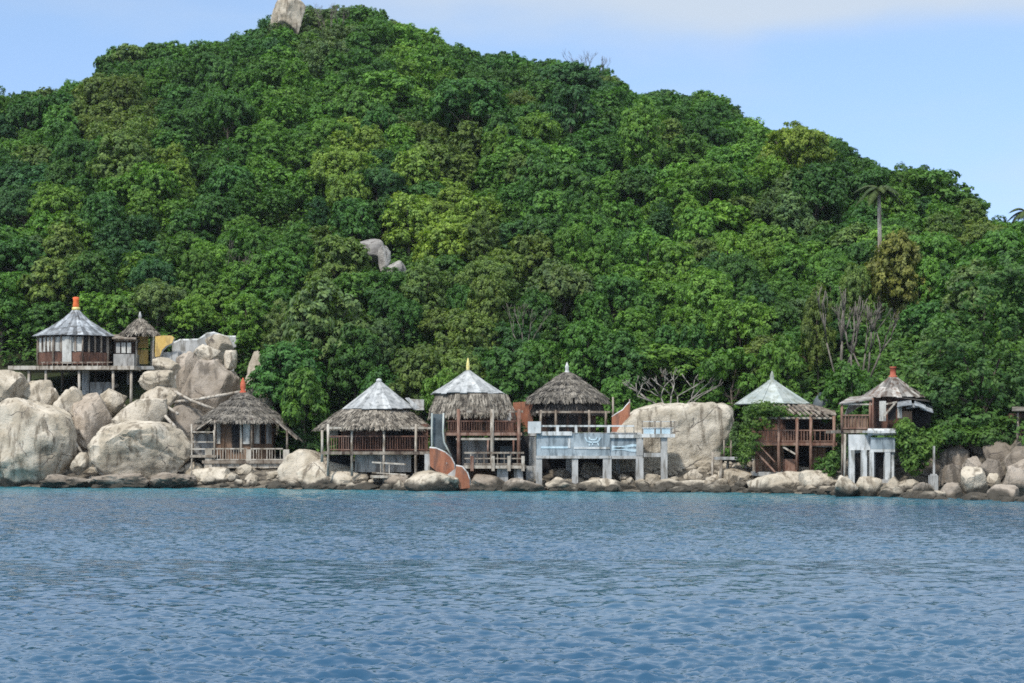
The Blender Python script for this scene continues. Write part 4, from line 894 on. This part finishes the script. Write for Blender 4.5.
# --- hut E and the concrete terrace
def hut_e():
    Y = 129.0; k = Y/F; c = pt(567, 430, Y); cx, cy = c.x, c.y
    root = thing('thatched_hut', 'brown thatched hut with white finial behind the concrete terrace rail', 'hut', pt(567, 432, Y))
    zA, zM, zE = pt(0, 373, Y).z, pt(0, 399, Y).z, pt(0, 411, Y).z
    rf = thatch_roof(cx, cy, .18, zA, 41*k, zM, 8, 3600, .65, .055, hang=.4).build('roof', M['grey_thatch'], root)
    finial(rf, cx, cy, [(.3, zA-.2), (.16, zA+.05), (.1, zA+.25), (.13, zA+.4), (.02, zA+.72)], M['white_paint'])
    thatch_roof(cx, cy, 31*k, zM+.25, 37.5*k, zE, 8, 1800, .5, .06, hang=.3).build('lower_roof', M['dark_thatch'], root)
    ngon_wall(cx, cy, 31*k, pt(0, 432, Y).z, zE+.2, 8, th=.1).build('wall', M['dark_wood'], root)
    for f, u0, u1 in ((0, .08, .44), (0, .56, .92), (1, .1, .5), (7, .5, .9)): facebox(MB(), cx, cy, 31*k, f, u0, u1, pt(0, 431, Y).z, zE-.1, .01, .05).build('opening', M['void'], root)
    pposts(root, [(541, 410, 433), (556, 410, 433), (589, 410, 433), (606, 411, 433)], Y-2.6, .16, M['old_wood'])
    MB().bar(pt(536, 412, Y-2.55), pt(610, 412, Y-2.55), .13).build('eave_beam', M['old_wood'], root)
    MB().pbox(530, 612, 432.8, 436, Y-3, Y+3).build('floor', M['concrete'], root)
    for x in (533, 609):
        for dy in (-1.6, 2.6): post(root, pt(x, 478, Y+dy), pt(x, 436, Y+dy), .3, M['concrete'], 'stilt')
hut_e()
def orange_walls():
    a = thing('plaster_wall', 'short orange plaster wall tucked between the tall hut and thatched hut', 'wall', pt(523, 430, 128))
    MB().prism([(513, 402.5), (527, 401.5), (533, 403), (533, 432), (513, 432)], 128, 128.4).build('wall', M['orange'], a); MB().pbox(513, 533, 432, 482, 128, 128.4).build('footing', M['concrete'], a)
    b = thing('plaster_wall', 'orange plaster wall with a curved swept top beside the giant boulder', 'wall', pt(620, 430, 126))
    MB().prism([(612, 417), (617, 413.5), (623, 410), (627, 405), (630, 402), (630, 432), (612, 432)], 126, 126.4).build('wall', M['orange'], b)
    ptube([(612, 417, 126.15), (617, 413.5, 126.15), (623, 410, 126.15), (627, 405, 126.15), (630, 402, 126.15)], .06).build('coping', M['white_paint'], b, True)
    MB().pbox(612, 630, 432, 486, 126, 126.4).build('footing', M['concrete'], b)
    post(b, pt(613, 432, 126.2), pt(613, 397, 126.2), .13, M['old_wood']); post(b, pt(629.5, 412, 126.2), pt(629.5, 399, 126.2), .1, M['old_wood'])
orange_walls()
def terrace():
    Yf = 122.0; root = thing('concrete_terrace', 'blue-grey concrete terrace on columns with white rail and painted horns', 'terrace', pt(600, 492, Yf))
    p = lambda nm, mt, *a, par=None: MB().pbox(*a).build(nm, M[mt], par or root)
    w1 = p('wall', 'blue_concrete', 536.5, 610, 433.5, 456, Yf, Yf+.4); w2 = p('wall', 'blue_concrete', 610, 643, 438, 456, Yf+.1, Yf+.5)
    p('slab', 'white_paint', 540, 572, 431.5, 435.5, Yf-.12, Yf-.01); p('floor', 'concrete', 537, 641, 432.5, 436, Yf+.41, Yf+5); p('slab', 'white_paint', 610, 641, 434.5, 438, Yf-.05, Yf+.6)
    p('beam', 'concrete', 536, 611, 455.8, 458.5, Yf-.1, Yf+.5); p('beam', 'concrete', 611.5, 643, 455.8, 458.8, Yf, Yf+.5)
    p('stripe', 'blue_paint', 541, 568, 446.4, 448.4, Yf-.03, Yf-.003, par=w1); p('stripe', 'white_paint', 574, 610, 447, 449, Yf-.04, Yf-.003, par=w1); p('stripe', 'white_paint', 568, 570.5, 438.5, 448, Yf-.03, Yf-.003, par=w1)
    b = MB()
    for pth in ([(585, 437.6), (587.5, 441.5), (591, 442.2), (596, 442.2), (598.6, 441), (600.8, 437.4)], [(589, 437.2), (590.2, 439.6), (595.6, 439.8), (597, 437)], [(592.6, 442.2), (592.4, 445.4)], [(597.5, 442.4), (598.6, 445.6)], [(589.2, 443.6), (589.6, 445.8)]):
        for q0, q1 in zip(pth[:-1], pth[1:]): b.bar(pt(*q0, Yf-.02), pt(*q1, Yf-.02), .035, .075)
    b.build('painted_horns', M['blue_paint'], w1)
    b = MB()
    for y0, amp in ((446.5, 1.2), (449.5, -1.1)):
        q = [(612+i*3.1, y0+amp*math.sin(i*.65)) for i in range(10)]
        for q0, q1 in zip(q[:-1], q[1:]): b.bar(pt(*q0, Yf+.085), pt(*q1, Yf+.085), .03, .16)
    b.build('wave_stripe', M['blue_paint'], w2)
    for x0, x1, yb, Y0 in ((536, 542, 496, Yf-.05), (572, 578, 492, Yf-.03), (603, 611.5, 492, Yf-.06), (636, 643.5, 498, Yf-.08), (661, 667.5, 487, Yf-.02)): p('column', 'concrete', x0, x1, 458 if x0 < 650 else 437, yb, Y0, Y0+.5)
    p('column', 'concrete', 636.4, 643.2, 438.2, 455.6, Yf-.02, Yf+.09)
    for x0, x1 in ((566, 572), (616, 620)): p('column', 'concrete', x0, x1, 459, 486, Yf+3, Yf+3.4)
    p('dark_back_sheet', 'void', 530, 660, 437, 500, Yf+4.2, Yf+4.4); p('side_wall', 'concrete', 529, 536, 437, 494, Yf+2.4, Yf+2.8)  # near-black sheet at the back paints the shade under the terrace
    p('slab', 'white_paint', 641.5, 675, 434, 437.4, Yf-.2, Yf+2.5); p('slab', 'concrete', 643.6, 668, 453, 457, Yf+.05, Yf+1.2)
    p('box', 'white_paint', 528, 541, 421.5, 433.2, Yf-.25, Yf+.5); 
    b = MB(); b.bar(pt(541, 426, Yf), pt(634, 426, Yf), .11); b.build('railing', M['white_paint'], root)
    for x in (557.5, 576, 608.5): p('rail_post', 'white_paint', x-1.4, x+1.4, 426, 433, Yf-.06, Yf+.1)
    for x in (625, 634): p('rail_post', 'pale_wood', x-.6, x+.6, 425, 434, Yf+.3, Yf+.4)
    g = p('glass_panel', 'blue_paint', 643.5, 672, 428, 433.8, Yf-.15, Yf-.1); b = MB(); b.bar(pt(642, 421.5, Yf-.1), pt(674, 421.5, Yf-.1), .05); b.bar(pt(642, 428, Yf-.16), pt(674, 428, Yf-.16), .06); b.build('balcony_rail', M['white_paint'], root)
    for x in (642.5, 655, 661, 671, 675): p('rail_post', 'old_wood', x-.6, x+.6, 421, 434, Yf-.17, Yf-.08)
terrace()
def jetty():
    Y = 121.0; root = thing('jetty', 'small timber jetty frame standing on rocks beside the giant boulder', 'jetty', pt(735, 482, Y))
    MB().pbox(716, 755.5, 457, 459.8, Y-.1, Y+1.6).build('deck', M['concrete'], root)
    pposts(root, [(721, 459, 482), (754, 459, 482)], Y, .19, M['pale_wood']); pposts(root, [(713, 452, 484), (728, 459, 478), (746, 459, 478)], Y+1.3, .17, M['pale_wood'])
    pposts(root, [(724, 440, 457), (731, 440, 457)], Y+1.4, .1, M['old_wood'], 'rail_post'); MB().bar(pt(723, 447, Y+1.4), pt(732, 447, Y+1.4), .08).build('rail', M['old_wood'], root)
jetty()
# --- hut F
def hut_f():
    Y = 121.8; k = Y/F; Yf = 118.6; c = pt(772, 440, Y); cx, cy = c.x, c.y
    root = thing('vine_hut', 'old two-storey hut with pale green metal roof half covered by vines', 'hut', pt(790, 474, Y))
    zA, zE = pt(0, 381, Y).z, pt(0, 404.5, Y).z; H = zA-zE
    rf = sheet_roof(cx, cy, [(38*k, zE), (9*k, zE+H*.80), (7*k, zE+H*.86), (2*k, zA)], 8, 4, th=.05).build('roof', M['pale_sheet'], root)
    finial(rf, cx, cy, [(.34, zA-.25), (.3, zA), (.12, zA+.1), (.14, zA+.3), (.03, zA+.62)], M['pale_sheet'])
    b = MB()
    for i in range(9): x = 779+i*5; b.bar(pt(x-6, 405, Yf+.9), pt(x+5+i*.6, 413.5+i*.5, Yf-.3), .09)
    b.build('rafter', M['old_wood'], root)
    MB().slab(pt(775, 403, Yf+1.4), pt(808, 404.5, Yf+1.4), pt(824, 412, Yf+.7), pt(782, 410, Yf+.5), .06).build('porch_roof', M['grey_thatch'], root)
    MB().slab(pt(806, 410, Yf+.2), pt(836, 416, Yf), pt(835, 411, Yf+2.6), pt(806, 404, Yf+2.6), .06).build('side_roof', M['old_wood'], root)
    MB().pbox(757, 832, 417, 419, Yf-.05, Yf+.08).build('eave_beam', M['pale_wood'], root)
    MB().pbox(752, 812, 418, 443, Y-1.3, Y-1.15).build('upper_wall', M['red_wood'], root); MB().pbox(786, 796, 421, 431, Y-1.4, Y-1.32).build('opening', M['void'], root); MB().pbox(800, 808, 420, 431, Y-1.4, Y-1.32).build('opening', M['void'], root); MB().pbox(813, 833, 420, 443, Y-.4, Y-.3).build('upper_wall', M['dark_wood'], root)
    MB().pbox(755, 837, 442.5, 445.5, Yf-.12, Y+2.4).build('deck', M['red_post'], root)
    for a, b_ in ((758, 778), (780, 796.5), (798, 810), (812, 833.5)): railing(root, pt(a, 442.5, Yf), pt(b_, 442.5, Yf), .74, int((b_-a)/2.6), M['red_post'], .06)
    for x, y0, y1 in ((779, 416, 473), (797, 418, 470), (811, 414, 472), (834, 416, 464), (757, 418, 473)): post(root, pt(x, y1, Yf-.1), pt(x, y0, Yf-.1), .19, M['red_post'])
    MB().pbox(756, 784, 446, 472, Y-1.6, Y-1.45).build('lower_wall', M['brown_ply'], root); MB().pbox(783, 797, 459, 472, Yf+.5, Yf+.6).build('lower_wall', M['red_post'], root); MB().pbox(783, 830, 446, 472, Y-.6, Y-.5).build('lower_wall', M['void'], root); MB().pbox(811, 826, 448, 470, Yf+1.2, Yf+1.3).build('lower_wall', M['brown_ply'], root)  # the void panel paints the shade below the upper deck
    b = MB(); b.bar(pt(756, 452, Yf-.4), pt(775, 472, Yf-.4), .16, .1); b.bar(pt(756, 442, Yf-.45), pt(775, 462, Yf-.45), .07); b.bar(pt(756, 456, Yf+.4), pt(775, 475, Yf+.4), .16, .1)
    for i in range(7): b.bar(pt(757+i*2.9, 453.6+i*3, Yf-.4), pt(757+i*2.9, 453.6+i*3, Yf+.4), .2, .05)
    b.build('stairs', M['red_post'], root)
    b = MB(); b.bar(pt(783, 447, Yf), pt(797, 455, Yf), .1); b.bar(pt(811, 446, Yf+.1), pt(834, 446.5, Yf+.1), .1); b.build('brace', M['pale_wood'], root)
    MB().pbox(757, 830, 472, 476, Yf-.2, Y+2).build('floor', M['concrete'], root)
hut_f()
def leafy(name, label, cat, blobs, Y, n, col, leaf=.22, dep=.8, per=14):
    """Foliage filling a few rounded masses (column, row, half width, half height)."""
    cl = []
    for i in range(n):
        x, y, a, b = random.choice(blobs); d = Vector((random.gauss(0, 1), random.gauss(-.3, 1), random.gauss(.15, 1))).normalized(); q = random.random()**.35
        p = pt(x+d.x*a*q, y-d.z*b*q, Y); p.y += d.y*dep*q; cl.append((p.x, p.y, p.z, random.uniform(.14, .3), d.x, d.y, d.z))
    cen, nr, sz = clump_leaves(cl, per, leaf); o = bpy.data.objects.new(name, leaf_mesh(name, cen, nr, sz)); COL.objects.link(o); o.color = (*col, 1); return tag(o, label, cat)
leafy('climbing_vine', 'leafy green vine draped over the side of the metal-roofed hut', 'vine', [(763, 408, 22, 7), (758, 420, 18, 12), (750, 440, 13, 16), (745, 455, 9, 10), (775, 410, 16, 6)], 118.3, 300, (.065, .125, .028), leaf=.18)
leafy('bush', 'low green bush on the rocks beside the vine-covered hut', 'bush', [(828, 466, 13, 13), (836, 458, 8, 10)], 115.8, 150, (.055, .12, .03))
leafy('bush', 'bright leafy bush climbing beside the white gatehouse', 'bush', [(910, 440, 14, 18), (914, 460, 15, 16), (925, 446, 16, 18), (904, 428, 9, 9)], 109.6, 330, (.07, .14, .032))
leafy('bush', 'small dark bush behind the white box on the terrace', 'bush', [(520, 440, 7, 20)], 127, 40, (.03, .06, .025))
leafy('bush', 'dark leafy bush between the red-tipped hut and split boulder', 'bush', [(302, 436, 14, 16), (312, 448, 12, 12), (296, 418, 12, 14)], 134.5, 260, (.03, .075, .024))
leafy('bush', 'shaded green bush behind the timber jetty rail', 'bush', [(738, 440, 9, 18)], 124, 80, (.05, .10, .03))
def overhang(label, px, pbase, Y, blobs, n, col, seed):
    r = random.Random(seed); base = pt(px, pbase, Y); base.z = min(base.z, terr(base.x, base.y)-.2); root = thing('tree', label, 'tree', base, 'trees on the hillside')
    cl = []
    for i in range(n):
        x, y, a, b = random.choice(blobs); d = Vector((random.gauss(0, 1), random.gauss(-.3, 1), random.gauss(.25, 1))).normalized(); q = random.random()**.2
        p = pt(x+d.x*a*q, y-d.z*b*q, Y); p.y += d.y*a*Y/F*q; cl.append((p.x-base.x, p.y-base.y, p.z-base.z, random.uniform(.25, .45), d.x, d.y, d.z))
    cen, nr, sz = clump_leaves(cl, 20, .27); o = bpy.data.objects.new('crown', leaf_mesh('crown', cen, nr, sz)); COL.objects.link(o); o.color = (*col, 1); o.parent = root
    b = MB(); f = pt(px, pbase-30, Y)+Vector((r.uniform(-.3, .3), 0, 0)); b.tube([base, base.lerp(f, .5)+Vector((.12, 0, 0)), f], [.26, .2, .17], 8)
    for x, y, a, bb in blobs[:6]:
        e = pt(x, y, Y); q = f.lerp(e, .45)+Vector((0, 0, .25)); b.tube([f-Vector((0, 0, .3*r.random())), q, e], [.12, .08, .04], 6)
    b.build('trunk', M['bark'], root, True)
overhang('big dark tree hanging its crown over the shaded rock pile', 985, 448, 112.6, [(985, 300, 40, 34), (958, 340, 34, 30), (1010, 330, 34, 34), (980, 370, 40, 30), (950, 392, 30, 24), (1005, 385, 36, 28), (975, 420, 34, 18), (1020, 405, 26, 24), (1000, 430, 26, 14), (952, 428, 24, 14), (1018, 300, 24, 30), (1012, 275, 34, 24)], 760, (.045, .105, .030), 1)
overhang('mid green tree spreading low behind the concrete post', 938, 450, 114, [(928, 372, 24, 22), (918, 398, 20, 18), (940, 350, 22, 20), (935, 415, 24, 18), (955, 420, 18, 14)], 230, (.058, .125, .034), 2)
leafy('bush', 'low dark shrub spilling over the rocks beside the brown shed', 'bush', [(1000, 436, 26, 12), (1018, 428, 16, 16), (985, 438, 16, 9)], 110.2, 230, (.045, .10, .025))
leafy('bush', 'drooping green shrub over the large shaded boulder behind the concrete post', 'bush', [(952, 434, 22, 11), (938, 440, 12, 12), (968, 436, 14, 9)], 111.0, 190, (.05, .115, .026))
def tank():
    Y = 122; root = thing('water_tank', 'rounded blue-grey plastic tank behind the vine-covered hut', 'tank', pt(822, 412, Y))
    c = pt(822, 410, Y); r = 10*Y/F; MB().lathe(c.x, c.y, [(r, c.z-.9), (r, c.z), (r*.97, c.z+.3), (r*.8, c.z+.65), (r*.5, c.z+.9), (.12, c.z+1.0)], 20).build('shell', M['tarp'], root, True)
    MB().lathe(c.x, c.y, [(.2, c.z+.95), (.2, c.z+1.08), (.1, c.z+1.1)], 12).build('lid', M['tarp'], root); MB().lathe(c.x, c.y, [(r*1.02, c.z-.1), (r*1.02, c.z+.0)], 20).build('band', M['corrugated'], root)
    b = MB(); [b.bar((c.x+sx*.4, c.y+sy*.4, c.z-.9), (c.x+sx*.4, c.y+sy*.4, terr(c.x, c.y)-.2), .12) for sx in (-1, 1) for sy in (-1, 1)]; b.build('stand', M['old_wood'], root)
tank()
# --- hut G and the gatehouse
def hut_g():
    Y = 113.6; k = Y/F; Yf = 110.8; c = pt(893, 415, Y); cx, cy = c.x, c.y
    root = thing('striped_hut', 'small hut with striped grey cone roof, red finial and broken sheets', 'hut', pt(885, 432, Y))
    zA, zE = pt(0, 377, Y).z, pt(0, 397, Y).z; H = zA-zE
    rf = sheet_roof(cx, cy, [(33*k, zE-.05), (18*k, zE+H*.42), (6*k, zE+H*.86), (2.4*k, zA)], 8, 5, th=.04, jit=.06).build('roof', M['rust_sheet'], root)
    finial(rf, cx, cy, [(.26, zA-.1), (.26, zA+.06), (.17, zA+.1), (.17, zA+.5), (.2, zA+.52), (.2, zA+.6)], M['brick_red']); finial(rf, cx, cy, [(.36, zA-.2), (.3, zA-.05)], M['white_paint'], name='collar')
    MB().slab(pt(839, 404.5, Yf-.2), pt(872, 400, Yf-.2), pt(875, 396, Yf+2.2), pt(850, 398, Yf+2.2), .07).build('porch_roof', M['rust_sheet'], root); MB().pbox(841, 872, 403.5, 405, Yf-.1, Yf).build('beam', M['pale_wood'], root)
    b = MB()
    for x0, y0, x1, y1, dy in ((897, 402, 912, 399, 0), (906, 404, 920, 401, .2), (914, 400, 926, 404, .1), (920, 404, 933, 407, .3)): b.slab(pt(x0, y0+5, Yf-.1+dy), pt(x1, y1+6, Yf-.1+dy), pt(x1-1, y1, Yf+1.6+dy), pt(x0+1, y0-1, Yf+1.6+dy), .04)
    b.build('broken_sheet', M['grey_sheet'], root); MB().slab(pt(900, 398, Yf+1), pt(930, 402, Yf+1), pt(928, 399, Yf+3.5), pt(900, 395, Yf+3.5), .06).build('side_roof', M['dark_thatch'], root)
    ngon_wall(cx, cy, 24*k, pt(0, 432, Yf).z, zE+.1, 8, th=.1).build('wall', M['red_wood'], root)
    MB().pbox(879.5, 886, 401, 421, Yf+.5, Yf+.58).build('window', M['panel'], root); MB().pbox(888, 896, 406, 420, Yf+.5, Yf+.56).build('opening', M['void'], root); MB().pbox(897.5, 902, 404, 418, Yf+.45, Yf+.52).build('window', M['panel'], root)
    b = MB(); b.bar(pt(884, 416, Yf+.3), pt(895, 403, Yf+.3), .09); b.bar(pt(886, 404, Yf+.3), pt(897, 402, Yf+.3), .09); b.build('brace', M['pale_wood'], root)
    MB().pbox(898, 912, 411, 432, Yf+.6, Yf+.7).build('side_wall', M['brown_ply'], root); MB().pbox(908, 931, 409, 428, Yf+1.5, Yf+1.6).build('side_wall', M['void'], root)  # the void panel is a dark opening, its shade painted on
    MB().pbox(841, 914, 430, 433, Yf-.05, Y+2.4).build('deck', M['old_wood'], root)
    MB().pbox(843.5, 868, 416.5, 430, Yf+.02, Yf+.08).build('railing_panel', M['brown_ply'], root); railing(root, pt(842, 430, Yf-.05), pt(869, 430, Yf-.05), .84, 8, M['red_post'], .06)
    pposts(root, [(842, 403, 432), (870, 402, 432), (872.5, 398, 430)], Yf-.05, .15, M['red_post']); pposts(root, [(842.5, 433, 486)], Yf, .13, M['old_wood'], 'stilt')
    MB().slab(pt(845, 416, Yf+1.5), pt(850, 402, Yf+.6), pt(858, 399, Yf+.9), pt(864, 404, Yf+1.5), .05).build('tarp', M['corrugated'], root)
hut_g()
def gatehouse():
    Yf = 110.0; root = thing('gatehouse', 'white and grey concrete gatehouse with two dark doorways and columns', 'gatehouse', pt(872, 490, Yf))
    p = lambda nm, mt, *a: MB().pbox(*a).build(nm, M[mt], root)
    b = MB(); b.tube([pt(868, 432, Yf+.1), pt(896, 432, Yf+.1)], .2, 10); b.build('rolled_cap', M['white_paint'], root, True); p('cap_slab', 'white_paint', 865.5, 898, 430.5, 433, Yf-.25, Yf+1.5)
    p('fascia', 'blue_concrete', 871, 895, 437.5, 449, Yf+.02, Yf+.4); p('fascia', 'white_paint', 849, 871, 434.5, 450, Yf+.3, Yf+.6); p('wall', 'concrete', 849, 895, 449.5, 487, Yf+.7, Yf+.9); p('band', 'white_paint', 870.5, 895, 449.2, 452, Yf-.02, Yf+.4)
    for x0, x1, y0, d in ((849.5, 854.5, 450, .05), (862, 867, 450, 0), (870, 874, 452, -.05), (885, 890.5, 452, 0), (891.5, 894, 440, .1)): p('column', 'white_paint', x0, x1, y0, 488, Yf+d, Yf+d+.45)
    p('doorway', 'void', 855.5, 861.5, 453, 487, Yf+.62, Yf+.69); p('doorway', 'void', 876, 884, 453, 482, Yf+.62, Yf+.69); p('step', 'concrete', 848, 897, 484, 492, Yf-.3, Yf+1.2); p('step', 'concrete', 872, 896, 479.5, 484, Yf-.15, Yf+1.2)
    post(root, pt(845, 486, Yf+.2), pt(845, 434, Yf+.2), .14, M['pale_wood'])
gatehouse()
def cpost():
    Y = 108.4; root = thing('concrete_post', 'thin pale concrete post on a square block among shore rocks', 'post', pt(934, 490, Y))
    MB().pbox(933.2, 935, 446, 476, Y, Y+.12).build('shaft', M['concrete'], root); MB().pbox(930.3, 938.2, 475.5, 492, Y-.2, Y+.3).build('block', M['concrete'], root); MB().pbox(931.6, 937, 474, 475.6, Y-.12, Y+.22).build('cap', M['concrete'], root)
cpost()
def shed():
    Y = 109.5; root = thing('shed', 'brown shed half hidden by the overhanging tree above dark rocks', 'shed', pt(1026, 460, Y))
    MB().pbox(1017, 1048, 413, 474, Y, Y+3).build('wall', M['red_wood'], root); MB().slab(pt(1012, 411, Y-.5), pt(1052, 411, Y-.5), pt(1052, 406, Y+3.2), pt(1012, 406, Y+3.2), .08).build('roof', M['grey_thatch'], root)
    MB().pbox(1021, 1027, 424, 456, Y-.04, Y-.01).build('door', M['dark_wood'], root); pposts(root, [(1018, 412, 458)], Y-.2, .14, M['old_wood'])
shed()
hb_ = MB().boxr(-330, 330, -130, 345, -7, 66); hm = bpy.data.materials.new('sea air'); hm.use_nodes = True; hm.node_tree.nodes.remove(hm.node_tree.nodes['Principled BSDF'])
pv = hm.node_tree.nodes.new('ShaderNodeVolumePrincipled'); pv.inputs['Color'].default_value = (.80, .88, 1, 1); pv.inputs['Density'].default_value = .00007; pv.inputs['Anisotropy'].default_value = .2
hm.node_tree.links.new(pv.outputs[0], hm.node_tree.nodes['Material Output'].inputs['Volume'])
tag(hb_.build('haze', hm), 'thin pale sea haze in front of the headland', 'haze', kind='stuff')
for b in list(bpy.data.objects):
    if 'org' in b: del b['org']
